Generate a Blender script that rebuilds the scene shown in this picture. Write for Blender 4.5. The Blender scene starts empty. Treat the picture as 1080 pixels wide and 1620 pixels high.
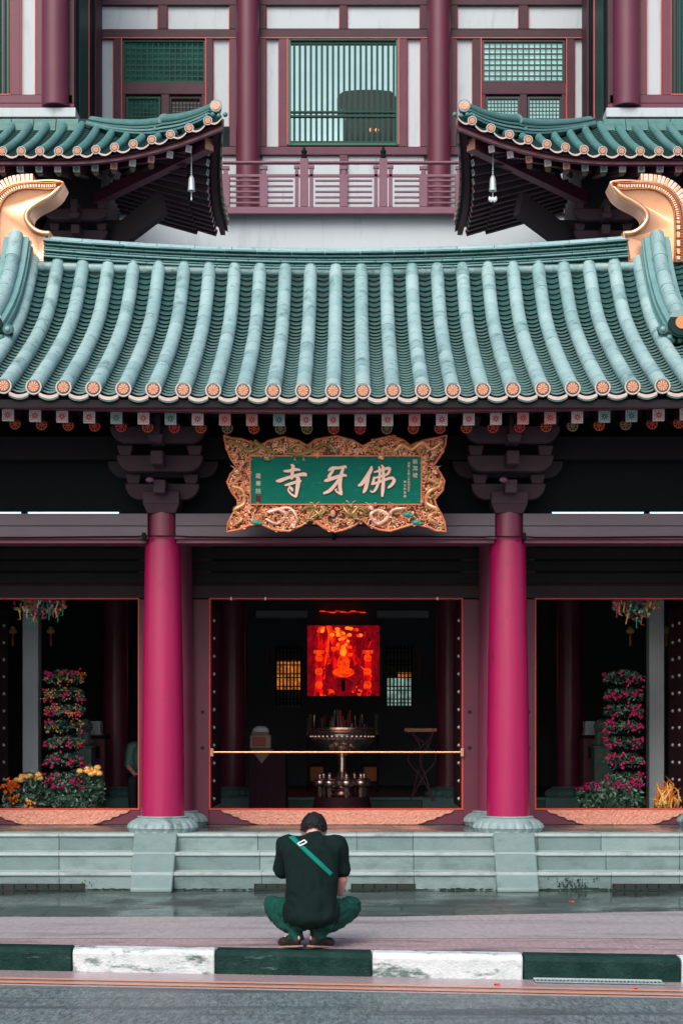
import bpy, bmesh, math, random
from mathutils import Vector, Matrix, noise
from mathutils.bvhtree import BVHTree
random.seed(7)
PI = math.pi
S = bpy.context.scene
COL = S.collection
# ------------------------------------------------------------------ camera
F = 2600.0            # focal length in pixels of the 1620 px high photograph
VX, VY, CZ = 556.0, 1175.0, 1.5
cam_d = bpy.data.cameras.new('camera')
cam = bpy.data.objects.new('camera', cam_d); COL.objects.link(cam)
cam.location = (0, 0, CZ); cam.rotation_euler = (math.radians(90), 0, 0)
cam_d.sensor_width = 36; cam_d.lens = F / 1620 * 36
cam_d.shift_x = -(VX - 540) / 1620; cam_d.shift_y = (VY - 810) / 1620
cam_d.clip_start = .1; cam_d.clip_end = 1000
S.camera = cam
# ------------------------------------------------------------------ world, sun, exposure
SUN_EL, SUN_AZ = math.radians(45), math.radians(198)   # azimuth clockwise from +Y (behind the camera)
w = bpy.data.worlds.new('World'); S.world = w; w.use_nodes = True
nt = w.node_tree
bg = nt.nodes['Background']
sky = nt.nodes.new('ShaderNodeTexSky'); sky.sky_type = 'NISHITA'; sky.sun_disc = False
sky.sun_elevation = SUN_EL; sky.sun_rotation = SUN_AZ
sky.air_density = 1.0; sky.dust_density = 4.0; sky.ozone_density = 1.0
nt.links.new(sky.outputs[0], bg.inputs[0]); bg.inputs[1].default_value = 0.115
sd = bpy.data.lights.new('sun', 'SUN'); sd.energy = 1.5; sd.angle = math.radians(42); sd.color = (1, .96, .92)
sun = bpy.data.objects.new('sun', sd); COL.objects.link(sun)
dirv = Vector((math.sin(SUN_AZ) * math.cos(SUN_EL), math.cos(SUN_AZ) * math.cos(SUN_EL), math.sin(SUN_EL)))
sun.rotation_euler = dirv.to_track_quat('Z', 'Y').to_euler(); sun.location = dirv * 60
S.view_settings.view_transform = 'Standard'; S.view_settings.look = 'None'
S.view_settings.exposure = 0.68; S.view_settings.gamma = 1.0
S.cycles.max_bounces = 8
try: S.cycles.use_denoising = True
except Exception: pass

def X(px, Y): return (px - VX) * Y / F
def Z(py, Y): return CZ + (VY - py) * Y / F
AX = -0.184           # the building's axis of symmetry
# ------------------------------------------------------------------ materials
MATS = {}
def mat(name, col, rough=.6, metal=0, col2=None, nscale=3, namt=.5, bump=0, bscale=20, coat=0, spec=.5,
        emit=None, estr=1, det=6, stretch=None, rough2=None, stain=None):
    m = bpy.data.materials.new(name); m.use_nodes = True
    n = m.node_tree.nodes; l = m.node_tree.links; b = n['Principled BSDF']
    b.inputs['Base Color'].default_value = (*col, 1); b.inputs['Roughness'].default_value = rough
    b.inputs['Metallic'].default_value = metal; b.inputs['Coat Weight'].default_value = coat
    b.inputs['Specular IOR Level'].default_value = spec
    tc = n.new('ShaderNodeTexCoord'); src = tc.outputs['Object']
    if stretch:
        mp = n.new('ShaderNodeMapping'); mp.inputs['Scale'].default_value = stretch
        l.new(src, mp.inputs[0]); src = mp.outputs[0]
    if col2 is not None or rough2 is not None:
        nz = n.new('ShaderNodeTexNoise'); nz.inputs['Scale'].default_value = nscale
        nz.inputs['Detail'].default_value = det; nz.inputs['Roughness'].default_value = .65
        l.new(src, nz.inputs['Vector'])
        r = n.new('ShaderNodeMapRange'); r.inputs[1].default_value = .5 - namt * .5; r.inputs[2].default_value = .5 + namt * .5
        l.new(nz.outputs['Fac'], r.inputs[0])
        if col2 is not None:
            mx = n.new('ShaderNodeMix'); mx.data_type = 'RGBA'
            mx.inputs[6].default_value = (*col, 1); mx.inputs[7].default_value = (*col2, 1)
            l.new(r.outputs[0], mx.inputs[0]); l.new(mx.outputs[2], b.inputs['Base Color'])
            if emit: l.new(mx.outputs[2], b.inputs['Emission Color'])
        if rough2 is not None:
            r2 = n.new('ShaderNodeMapRange'); r2.inputs[3].default_value = rough; r2.inputs[4].default_value = rough2
            l.new(r.outputs[0], r2.inputs[0]); l.new(r2.outputs[0], b.inputs['Roughness'])
    if stain:      # (scale, stretch, low, high, colour): patches of dirt or wear with a shape of their own
        base_in = b.inputs['Base Color']; prev = base_in.links[0].from_socket if base_in.links else None
        mp2 = n.new('ShaderNodeMapping'); mp2.inputs['Scale'].default_value = stain[1]; mp2.inputs['Location'].default_value = (3.1, 1.7, 5.3)
        l.new(tc.outputs['Object'], mp2.inputs[0])
        n2 = n.new('ShaderNodeTexNoise'); n2.inputs['Scale'].default_value = stain[0]; n2.inputs['Detail'].default_value = 9; n2.inputs['Roughness'].default_value = .7
        l.new(mp2.outputs[0], n2.inputs['Vector'])
        r3 = n.new('ShaderNodeMapRange'); r3.inputs[1].default_value = stain[2]; r3.inputs[2].default_value = stain[3]; l.new(n2.outputs['Fac'], r3.inputs[0])
        m3 = n.new('ShaderNodeMix'); m3.data_type = 'RGBA'; m3.inputs[6].default_value = (*col, 1); m3.inputs[7].default_value = (*stain[4], 1)
        if prev is not None: l.new(prev, m3.inputs[6])
        l.new(r3.outputs[0], m3.inputs[0]); l.new(m3.outputs[2], base_in)
    if bump:
        nb = n.new('ShaderNodeTexNoise'); nb.inputs['Scale'].default_value = bscale; nb.inputs['Detail'].default_value = 5
        l.new(src, nb.inputs['Vector'])
        bp = n.new('ShaderNodeBump'); bp.inputs['Strength'].default_value = bump; bp.inputs['Distance'].default_value = .02
        l.new(nb.outputs['Fac'], bp.inputs['Height']); l.new(bp.outputs[0], b.inputs['Normal'])
    if emit:
        if col2 is None: b.inputs['Emission Color'].default_value = (*emit, 1)
        b.inputs['Emission Strength'].default_value = estr
    MATS[name] = m
    return m
mat('moss', (.02, .035, .03), .8, spec=.1)
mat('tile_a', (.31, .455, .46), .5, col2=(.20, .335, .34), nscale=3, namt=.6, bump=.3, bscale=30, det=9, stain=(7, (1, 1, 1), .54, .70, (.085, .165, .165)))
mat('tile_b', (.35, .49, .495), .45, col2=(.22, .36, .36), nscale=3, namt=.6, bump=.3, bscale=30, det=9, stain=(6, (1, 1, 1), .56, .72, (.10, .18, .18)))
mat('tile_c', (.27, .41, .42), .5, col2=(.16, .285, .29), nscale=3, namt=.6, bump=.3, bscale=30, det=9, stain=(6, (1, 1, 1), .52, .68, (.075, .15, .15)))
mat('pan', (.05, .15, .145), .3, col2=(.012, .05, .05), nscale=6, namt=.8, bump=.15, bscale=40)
mat('ridge_tile', (.10, .24, .235), .5, col2=(.035, .11, .11), nscale=5, namt=.8, bump=.2, bscale=30)
mat('ridge_light', (.17, .33, .33), .5, col2=(.08, .20, .20), nscale=5, namt=.7, bump=.2, bscale=30)
mat('wing_tile', (.09, .27, .25), .45, col2=(.04, .13, .13), nscale=5, namt=.9, bump=.2, bscale=30)
mat('joint_and_shade', (.012, .034, .034), .85, spec=.1)  # dark tile joints, and shade painted on the pan lips
mat('pan_lip_lit', (.30, .48, .48), .3, col2=(.12, .26, .26), nscale=8, namt=.7)  # pale colour paints the light caught by pan edges
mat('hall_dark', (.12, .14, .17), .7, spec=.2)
mat('cream', (.62, .50, .45), .6, col2=(.40, .32, .29), nscale=12, namt=.8)
mat('peach', (.70, .36, .24), .55, col2=(.55, .22, .12), nscale=30, namt=.8)
mat('cap_base', (.36, .11, .05), .6)
mat('cap_petal', (.66, .40, .29), .5, col2=(.48, .25, .15), nscale=9)
mat('orange', (.75, .22, .08), .6)
mat('dark_ring', (.05, .05, .05), .6)
mat('gold', (.88, .50, .33), .24, .85, col2=(.80, .36, .18), nscale=3, namt=.5, bump=.08, bscale=12, rough2=.36)
mat('gold_deep', (.55, .22, .06), .4, .6, col2=(.3, .1, .03), nscale=8)
mat('gold_pale', (.74, .52, .44), .4, .3)
cm_ = mat('column_red', (.38, .002, .080), .42, col2=(.26, .003, .060), nscale=5, namt=.5, bump=.05, bscale=4, coat=1, stretch=(3, 3, .12), rough2=.5, stain=(7, (1, 1, .6), .60, .72, (.15, .004, .035)))
cb_ = cm_.node_tree.nodes['Principled BSDF']; cb_.inputs['Coat IOR'].default_value = 1.5; cb_.inputs['Coat Roughness'].default_value = .20; cb_.inputs['Coat Weight'].default_value = .55; cb_.inputs['Specular IOR Level'].default_value = .3
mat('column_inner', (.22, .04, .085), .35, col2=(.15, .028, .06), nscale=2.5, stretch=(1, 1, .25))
mat('column_neck', (.22, .03, .075), .3, col2=(.15, .02, .05), nscale=3, stretch=(1, 1, .3))
mat('wine', (.125, .018, .045), .5, col2=(.085, .014, .034), nscale=3, namt=.8, bump=.05)
mat('wine_dark', (0.045, 0.014, 0.024), .65, col2=(0.03, 0.01, 0.017), nscale=3, spec=.15)
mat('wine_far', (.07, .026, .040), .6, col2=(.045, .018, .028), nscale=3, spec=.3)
mat('rail_pink', (.185, .072, .115), .55, col2=(.14, .052, .085), nscale=3)
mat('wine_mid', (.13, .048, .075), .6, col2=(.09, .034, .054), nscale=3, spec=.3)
mat('beam', (.15, .12, .145), .55, col2=(.08, .06, .075), nscale=2, namt=.9, bump=.1, stretch=(.5, 1, 2))
mat('beam_lip', (.16, .035, .075), .5, col2=(.11, .025, .05), nscale=2)
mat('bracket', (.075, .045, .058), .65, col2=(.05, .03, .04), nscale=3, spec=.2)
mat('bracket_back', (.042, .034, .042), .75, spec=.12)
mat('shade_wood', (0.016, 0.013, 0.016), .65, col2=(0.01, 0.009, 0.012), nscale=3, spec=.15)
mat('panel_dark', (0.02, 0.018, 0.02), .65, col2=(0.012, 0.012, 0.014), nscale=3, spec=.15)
mat('lintel_grey', (0.05, 0.036, 0.04), .65, col2=(0.032, 0.024, 0.028), nscale=3, spec=.15)
mat('red_line', (.65, .06, .04), .5)
mat('red_line_soft', (.5, .08, .09), .5)
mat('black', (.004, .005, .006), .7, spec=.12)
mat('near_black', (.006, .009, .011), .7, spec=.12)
mat('white_wall', (.48, .54, .575), .7, col2=(.41, .47, .51), nscale=1.2, namt=.9, bump=.05, stretch=(1, 1, .4), stain=(2.2, (2.5, 1, .5), .54, .76, (.29, .345, .375)))
mat('white_low', (.50, .56, .60), .75, col2=(.43, .49, .53), nscale=.8, namt=.9, stretch=(1, 1, .5), stain=(1.2, (2.2, 1, .4), .54, .78, (.31, .365, .40)))
mat('pillar_white', (.62, .70, .74), .7, col2=(.52, .60, .64), nscale=1.5)
mat('win_green', (.004, .05, .038), .5, spec=.2)
mat('win_dark', (.008, .02, .02), .3)
mat('win_frame_green', (.012, .075, .055), .5)
mat('glow_pale', (.45, .62, .64), .9, col2=(.36, .52, .54), nscale=1.5, emit=(.4, .7, .65), estr=.75)
mat('glow_lattice', (.36, .60, .58), .9, col2=(.16, .34, .32), nscale=3, namt=.6, emit=(1, 1, 1), estr=.6)
mat('glow_dim', (.008, .07, .055), .9, col2=(.003, .02, .018), nscale=2, namt=.35, emit=(1, 1, 1), estr=.4)
mat('lit_orange', (.65, .18, .02), .9, col2=(.02, .02, .012), nscale=9, namt=.35, emit=(1, 1, 1), estr=.8)
mat('lit_mix', (.30, .45, .40), .9, col2=(.04, .07, .06), nscale=6, namt=.4, emit=(1, 1, 1), estr=.7)
mat('tube_light', (.5, .8, .75), .5, emit=(.45, .85, .78), estr=1.1)
mat('lamp_warm', (1, .35, .1), .5, emit=(1, .35, .1), estr=1.2)
mat('stone', (0.19, 0.27, 0.27), .5, col2=(0.1, 0.16, 0.16), nscale=3, namt=.8, bump=.25, bscale=60, rough2=.65, det=9, stain=(2.0, (.9, 1, 2), .48, .80, (.045, .075, .075)))
mat('stone_b', (0.225, 0.31, 0.31), .5, col2=(0.13, 0.195, 0.195), nscale=3, namt=.8, bump=.25, bscale=60, rough2=.65, det=9, stain=(2.0, (.9, 1, 2), .48, .80, (.045, .075, .075)))
mat('stone_c', (0.155, 0.235, 0.235), .5, col2=(0.085, 0.14, 0.14), nscale=3, namt=.8, bump=.25, bscale=60, rough2=.65, det=9, stain=(2.0, (.9, 1, 2), .48, .80, (.045, .075, .075)))
mat('nosing', (.40, .485, .49), .35, col2=(.24, .32, .32), nscale=5, namt=.8, rough2=.55, stain=(2.5, (1, 1, 1), .52, .74, (.12, .16, .16)))
mat('ramp_stone', (.19, .28, .28), .5, col2=(.13, .20, .20), nscale=9, namt=.9, bump=.3, bscale=120, stain=(3, (1, 1, 1), .58, .72, (.07, .11, .11)))
mat('base_stone', (.28, .38, .39), .55, col2=(.14, .22, .23), nscale=7, namt=.9, bump=.4, bscale=30, stain=(5, (1, 1, 1), .52, .68, (.07, .12, .12)))
mat('lotus_inner', (.16, .33, .32), .55, col2=(.09, .2, .19), nscale=7, namt=.9)
mat('platform', (.05, .16, .15), .5, col2=(.025, .09, .085), nscale=3, namt=.9)
mat('asphalt', (.21, .27, .275), .5, col2=(.05, .075, .08), nscale=46, namt=.42, bump=.35, bscale=90, rough2=.3, det=8, stretch=(1, .20, 1), stain=(1.1, (.25, 2.5, 1), .50, .62, (.07, .10, .105)))
mat('concrete', (.41, .385, .40), .35, col2=(.27, .255, .27), nscale=22, namt=.6, bump=.3, bscale=90, rough2=.6, stretch=(1, .25, 1), det=6, stain=(1.1, (.4, 2.2, 1), .50, .66, (.20, .19, .21)))
mat('concrete_edge', (.43, .32, .34), .6, col2=(.22, .17, .18), nscale=30, namt=.5, bump=.5, bscale=90, det=6, stretch=(1, .25, 1), stain=(2.2, (.4, 2, 1), .54, .66, (.14, .12, .13)))
mat('gutter', (.40, .30, .33), .14, col2=(.26, .20, .22), nscale=3, namt=.8, bump=.15, bscale=200, rough2=.35)
mat('kerb_white', (.64, .68, .70), .6, col2=(.40, .46, .47), nscale=9, namt=.5, bump=.4, bscale=60, det=10, stain=(5, (.7, 1, 2.2), .52, .62, (.09, .14, .13)))
mat('kerb_black', (.003, .018, .016), .6, col2=(.018, .048, .043), nscale=6, namt=.45, bump=.5, bscale=50, spec=.06, det=9, stain=(4, (.6, 1, 3), .62, .70, (.10, .15, .14)))
mat('yellow', (.72, .31, .17), .5, col2=(.48, .24, .15), nscale=9, namt=.7, det=9)
mat('yellow_pale', (.85, .55, .45), .4, col2=(.6, .35, .28), nscale=14, namt=.7)
mat('vent', (.006, .008, .009), .6)
mat('carved', (.80, .36, .26), .55, col2=(.52, .2, .14), nscale=26, namt=.5, bump=1.0, bscale=40)
mat('brass', (.85, .45, .22), .25, .85)
mat('bronze', (.92, .72, .66), .24, .95, col2=(.6, .4, .36), nscale=12, bump=.15, bscale=18)
mat('sign_green', (.0, .115, .075), .6, col2=(.0, .17, .12), nscale=5, namt=.8, bump=.1, stretch=(1, 1, 3), spec=.15, stain=(5, (1, 1, 4), .6, .72, (.03, .28, .24)))
mat('sign_char', (.92, .60, .48), .5)
mat('sign_edge', (.85, .26, .13), .42, .2, col2=(.55, .13, .05), nscale=14)
mat('sign_gold', (1.0, .50, .26), .35, .5, col2=(.68, .26, .10), nscale=20, namt=.6)
mat('sign_olive', (.50, .33, .12), .4, .5, col2=(.22, .14, .04), nscale=22, namt=.6)
mat('sign_peach', (.88, .50, .38), .4, .3)
mat('sign_base', (.16, .035, .015), .5, .2, col2=(.06, .012, .006), nscale=18, namt=.6)
mat('sign_teal', (.02, .25, .22), .4)
mat('pat_white', (.72, .72, .74), .6)
mat('pat_grey', (.42, .52, .52), .6)
mat('pat_pink', (.72, .42, .42), .6)
mat('pat_red', (.62, .05, .06), .6)
mat('pat_green', (.04, .14, .12), .6)
mat('pat_gold', (.30, .20, .10), .6)
mat('pat_orange', (.62, .10, .04), .6)
mat('leaf', (.05, .12, .075), .5, col2=(.02, .06, .04), nscale=9)
mat('leaf_grey', (.22, .36, .27), .5, col2=(.10, .2, .15), nscale=9)
mat('fl_pink', (.80, .03, .22), .6, col2=(.55, .02, .14), nscale=20)
mat('fl_magenta', (.42, .012, .14), .6)
mat('fl_yellow', (.95, .48, .10), .6, col2=(.9, .62, .25), nscale=25)
mat('fl_orange', (.85, .20, .02), .6)
mat('fl_amber', (.80, .27, .03), .6, col2=(.55, .12, .02), nscale=20)
mat('fl_white', (.8, .8, .7), .6)
mat('fl_green', (.03, .35, .2), .5)
mat('pot', (.05, .05, .05), .5)
mat('steel', (.45, .52, .55), .4, .3)
mat('skin', (.72, .34, .30), .5, col2=(.62, .27, .24), nscale=8)
mat('skin_dark', (.28, .13, .11), .5)
mat('hair', (.004, .005, .005), .5, bump=.6, bscale=90, spec=.25)
mat('shirt', (.0035, .014, .0125), .9, col2=(.002, .008, .008), nscale=5, bump=.3, bscale=14, spec=.15)
mat('jeans', (.003, .070, .050), .75, col2=(.002, .028, .022), nscale=9, namt=.7, bump=.6, bscale=25, spec=.2, stain=(9, (1, 1, 2), .56, .72, (.012, .12, .09)))
mat('strap', (.0, .165, .125), .8, spec=.2)
mat('buckle', (.75, .8, .82), .35, .2)
mat('shoe', (.022, .015, .016), .55, col2=(.012, .009, .01), nscale=20, spec=.3)
mat('shoe_pink', (.65, .35, .33), .6)
mat('sole', (.33, .19, .16), .6)
mat('bag', (.01, .06, .05), .6)
mat('cloth_wine', (.045, .02, .03), .85, spec=.1)
mat('cloth_cream', (.28, .2, .17), .8)
mat('box_red', (.35, .06, .05), .5)
mat('box_cream', (.35, .25, .2), .6)
mat('lion_stone', (.25, .36, .34), .6, col2=(.13, .2, .19), nscale=9)
mat('wall_wine', (.16, .05, .08), .6)
mat('floor_in', (.02, .045, .042), .3, col2=(.012, .03, .028), nscale=2)
mat('g_red', (.75, .006, .006), .9, col2=(.10, .001, .003), nscale=5, namt=.30, emit=(1, 1, 1), estr=.75, stretch=(1, 1, .45))
mat('g_red_deep', (.26, .002, .008), .9, col2=(.03, .001, .003), nscale=7, namt=.35, emit=(1, 1, 1), estr=.7)
mat('g_orange', (1, .07, .003), .9, col2=(.40, .006, .003), nscale=14, namt=.35, emit=(1, 1, 1), estr=.8)
mat('g_yellow', (1, .30, .015), .9, col2=(1, .07, .005), nscale=12, namt=.4, emit=(1, 1, 1), estr=.85)

# paving tiles: brick pattern on a wet dark floor
def paving(name, ca, cb, mortar, rough, rough2, sx, sy, bw, rh):
    m = mat(name, ca, rough)
    n = m.node_tree.nodes; l = m.node_tree.links; b = n['Principled BSDF']
    tc = n.new('ShaderNodeTexCoord'); mp = n.new('ShaderNodeMapping'); mp.inputs['Scale'].default_value = (sx, sy, 1)
    br = n.new('ShaderNodeTexBrick'); br.inputs['Color1'].default_value = (*ca, 1); br.inputs['Color2'].default_value = (*cb, 1)
    br.inputs['Mortar'].default_value = (*mortar, 1); br.inputs['Scale'].default_value = 1; br.inputs['Mortar Size'].default_value = .008
    br.inputs['Brick Width'].default_value = bw; br.inputs['Row Height'].default_value = rh
    l.new(tc.outputs['Object'], mp.inputs[0]); l.new(mp.outputs[0], br.inputs[0])
    nz = n.new('ShaderNodeTexNoise'); nz.inputs['Scale'].default_value = 1.7; nz.inputs['Detail'].default_value = 7
    l.new(tc.outputs['Object'], nz.inputs[0])
    mx = n.new('ShaderNodeMix'); mx.data_type = 'RGBA'; mx.blend_type = 'MULTIPLY'; mx.inputs[0].default_value = .8
    l.new(br.outputs[0], mx.inputs[6])
    rp = n.new('ShaderNodeMapRange'); rp.inputs[1].default_value = .35; rp.inputs[2].default_value = .62; rp.inputs[3].default_value = .4; rp.inputs[4].default_value = 1.25
    l.new(nz.outputs['Fac'], rp.inputs[0]); l.new(rp.outputs[0], mx.inputs[7]); l.new(mx.outputs[2], b.inputs['Base Color'])
    rr = n.new('ShaderNodeMapRange'); rr.inputs[1].default_value = .35; rr.inputs[2].default_value = .62
    rr.inputs[3].default_value = rough; rr.inputs[4].default_value = rough2
    l.new(nz.outputs['Fac'], rr.inputs[0]); l.new(rr.outputs[0], b.inputs['Roughness'])
    bp = n.new('ShaderNodeBump'); bp.inputs['Strength'].default_value = .25; bp.inputs['Distance'].default_value = .01
    nb = n.new('ShaderNodeTexNoise'); nb.inputs['Scale'].default_value = 6; l.new(tc.outputs['Object'], nb.inputs[0])
    l.new(nb.outputs['Fac'], bp.inputs['Height']); l.new(bp.outputs[0], b.inputs['Normal'])
    return m
paving('wet_paving', (.016, .034, .032), (.045, .075, .07), (.006, .012, .012), .05, .42, 1, 1, .9, .38)
paving('terrace_paving', (.05, .085, .08), (.07, .115, .11), (.015, .025, .025), .10, .35, 1, 1, .6, .6)

# ------------------------------------------------------------------ mesh helper
def worldloc(o):
    v = Vector((0, 0, 0))
    while o is not None:
        v += o.location; o = o.parent
    return v
class MB:
    def __init__(s): s.v = []; s.f = []; s.m = []; s.mats = []; s.T = None
    def mi(s, name):
        if name not in s.mats: s.mats.append(name)
        return s.mats.index(name)
    def add(s, vs, fs, m):
        k = len(s.v); i = s.mi(m)
        for v in vs:
            v = Vector(v)
            s.v.append(s.T @ v if s.T is not None else v)
        for f in fs: s.f.append([a + k for a in f]); s.m.append(i)
    def box(s, x0, x1, y0, y1, z0, z1, m):
        if x0 > x1: x0, x1 = x1, x0
        if y0 > y1: y0, y1 = y1, y0
        if z0 > z1: z0, z1 = z1, z0
        s.add([(x0, y0, z0), (x1, y0, z0), (x1, y1, z0), (x0, y1, z0), (x0, y0, z1), (x1, y0, z1), (x1, y1, z1), (x0, y1, z1)],
              [(0, 3, 2, 1), (4, 5, 6, 7), (0, 1, 5, 4), (1, 2, 6, 5), (2, 3, 7, 6), (3, 0, 4, 7)], m)
    def hexa(s, p, m):   # 8 points: bottom ring 0-3, top ring 4-7
        s.add(p, [(0, 3, 2, 1), (4, 5, 6, 7), (0, 1, 5, 4), (1, 2, 6, 5), (2, 3, 7, 6), (3, 0, 4, 7)], m)
    def beam(s, a, b, w, h, m, up=(0, 0, 1)):
        a = Vector(a); b = Vector(b); d = (b - a).normalized(); u = Vector(up)
        r = d.cross(u).normalized() * w / 2; u = r.cross(d).normalized() * h / 2
        p = [a - r - u, a + r - u, b + r - u, b - r - u, a - r + u, a + r + u, b + r + u, b - r + u]
        s.hexa(p, m)
    def quad(s, a, b, c, d, m): s.add([a, b, c, d], [(0, 1, 2, 3)], m)
    def tube(s, pts, rad, n, m, cap=True, flat=1):
        pts = [Vector(p) for p in pts]; k = len(pts)
        if not isinstance(rad, (list, tuple)): rad = [rad] * k
        vs = []; prev = None
        for i, p in enumerate(pts):
            d = (pts[min(i + 1, k - 1)] - pts[max(i - 1, 0)]).normalized()
            if prev is None:
                u = Vector((0, 0, 1)) if abs(d.z) < .9 else Vector((0, 1, 0))
            else: u = prev
            r = d.cross(u)
            if r.length < 1e-5: r = d.cross(Vector((1, 0, 0)))
            r.normalize(); u = r.cross(d).normalized(); prev = u
            for j in range(n):
                a = 2 * PI * j / n
                vs.append(p + (r * math.cos(a) + u * math.sin(a) * flat) * rad[i])
        fs = [(i * n + j, i * n + (j + 1) % n, (i + 1) * n + (j + 1) % n, (i + 1) * n + j) for i in range(k - 1) for j in range(n)]
        if cap: fs += [tuple(reversed(range(n))), tuple(range((k - 1) * n, k * n))]
        s.add(vs, fs, m)
    def lathe(s, c, prof, n, m, petals=0, pamp=0, prange=(0, 0), a0=0, cap=True):
        vs = []
        for i, (r, z) in enumerate(prof):
            for j in range(n):
                a = 2 * PI * j / n + a0
                rr = r
                if petals and prange[0] <= i <= prange[1]: rr = r * (1 - pamp + pamp * abs(math.sin(a * petals / 2)) ** .6)
                vs.append((c[0] + rr * math.cos(a), c[1] + rr * math.sin(a), c[2] + z))
        k = len(prof)
        fs = [(i * n + j, i * n + (j + 1) % n, (i + 1) * n + (j + 1) % n, (i + 1) * n + j) for i in range(k - 1) for j in range(n)]
        if cap: fs += [tuple(reversed(range(n))), tuple(range((k - 1) * n, k * n))]
        s.add(vs, fs, m)
    def ball(s, c, r, m, n=8, k=6):
        if not isinstance(r, (list, tuple)): r = (r, r, r)
        vs = [(c[0], c[1], c[2] - r[2])]
        for i in range(1, k):
            t = PI * i / k - PI / 2
            for j in range(n):
                a = 2 * PI * j / n
                vs.append((c[0] + r[0] * math.cos(t) * math.cos(a), c[1] + r[1] * math.cos(t) * math.sin(a), c[2] + r[2] * math.sin(t)))
        vs.append((c[0], c[1], c[2] + r[2])); L = len(vs) - 1
        fs = [(0, 1 + (j + 1) % n, 1 + j) for j in range(n)]
        fs += [(1 + (i - 1) * n + j, 1 + (i - 1) * n + (j + 1) % n, 1 + i * n + (j + 1) % n, 1 + i * n + j) for i in range(1, k - 1) for j in range(n)]
        fs += [(1 + (k - 2) * n + j, 1 + (k - 2) * n + (j + 1) % n, L) for j in range(n)]
        s.add(vs, fs, m)
    def prism(s, poly, y0, y1, m):   # polygon in x,z extruded along y; front (y0) faces the camera
        n = len(poly)
        vs = [(x, y0, z) for x, z in poly] + [(x, y1, z) for x, z in poly]
        fs = [tuple(range(n)), tuple(reversed(range(n, 2 * n)))] + [(i, i + n, (i + 1) % n + n, (i + 1) % n) for i in range(n)]
        s.add(vs, fs, m)
    def ring(s, c, r0, r1, y, n, m):  # flat annulus facing -y
        vs = []
        for j in range(n):
            a = 2 * PI * j / n
            vs += [(c[0] + r0 * math.cos(a), y, c[2] + r0 * math.sin(a)), (c[0] + r1 * math.cos(a), y, c[2] + r1 * math.sin(a))]
        s.add(vs, [(2 * j, 2 * j + 1, (2 * j + 3) % (2 * n), (2 * j + 2) % (2 * n)) for j in range(n)], m)
    def build(s, name, parent=None, bevel=0, smooth=True, local=False, recalc=True, seg=2, angle=38, origin=None):
        me = bpy.data.meshes.new(name)
        if local: off = Vector((0, 0, 0))
        elif parent is not None: off = worldloc(parent)
        elif origin is not None: off = Vector(origin)
        else:
            xs = [v.x for v in s.v]; ys = [v.y for v in s.v]; zs = [v.z for v in s.v]
            off = Vector(((min(xs) + max(xs)) / 2, (min(ys) + max(ys)) / 2, min(zs)))
        me.from_pydata([tuple(v - off) for v in s.v], [], s.f)
        for m in s.mats: me.materials.append(MATS[m])
        me.polygons.foreach_set('material_index', s.m)
        if recalc:
            bm = bmesh.new(); bm.from_mesh(me); bmesh.ops.recalc_face_normals(bm, faces=bm.faces); bm.to_mesh(me); bm.free()
        if smooth:
            me.polygons.foreach_set('use_smooth', [True] * len(me.polygons))
            try: me.set_sharp_from_angle(angle=math.radians(angle))
            except Exception: pass
        me.update()
        o = bpy.data.objects.new(name, me); COL.objects.link(o)
        if parent is not None: o.parent = parent
        elif not local: o.location = off
        if bevel:
            b = o.modifiers.new('bevel', 'BEVEL'); b.width = bevel; b.segments = seg; b.limit_method = 'ANGLE'; b.angle_limit = math.radians(40)
        return o
def empty(name, loc, label, cat, group=None, rot=None):
    o = bpy.data.objects.new(name, None); COL.objects.link(o); o.location = loc
    o.empty_display_size = .2
    if rot: o.rotation_euler = rot
    o['label'] = label; o['category'] = cat
    if group: o['group'] = group
    return o
def tag(o, label, cat, group=None, kind=None):
    o['label'] = label; o['category'] = cat
    if group: o['group'] = group
    if kind: o['kind'] = kind
    return o
def struct(o, label=None):
    o['kind'] = 'structure'
    if label: o['label'] = label
    return o
def dup(o, parent, d):
    c = o.copy(); COL.objects.link(c); c.parent = parent; c.location = o.location + Vector(d)
    for ch in list(o.children):
        dup(ch, c, (0, 0, 0))
    return c
def lerp(a, b, t): return a + (b - a) * t
def interp(prof, t):      # t in 0..1 along a polyline of tuples
    n = len(prof) - 1; k = min(int(t * n), n - 1); u = t * n - k
    return tuple(lerp(prof[k][i], prof[k + 1][i], u) for i in range(len(prof[0])))
def smoothline(pts, sub=6):
    pts = [Vector(p) for p in pts]; out = []
    for i in range(len(pts) - 1):
        p0 = pts[max(i - 1, 0)]; p1 = pts[i]; p2 = pts[i + 1]; p3 = pts[min(i + 2, len(pts) - 1)]
        for k in range(sub):
            t = k / sub
            out.append(.5 * ((2 * p1) + (p2 - p0) * t + (2 * p0 - 5 * p1 + 4 * p2 - p3) * t * t + (3 * p1 - p0 - 3 * p2 + p3) * t ** 3))
    out.append(pts[-1]); return out
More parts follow.
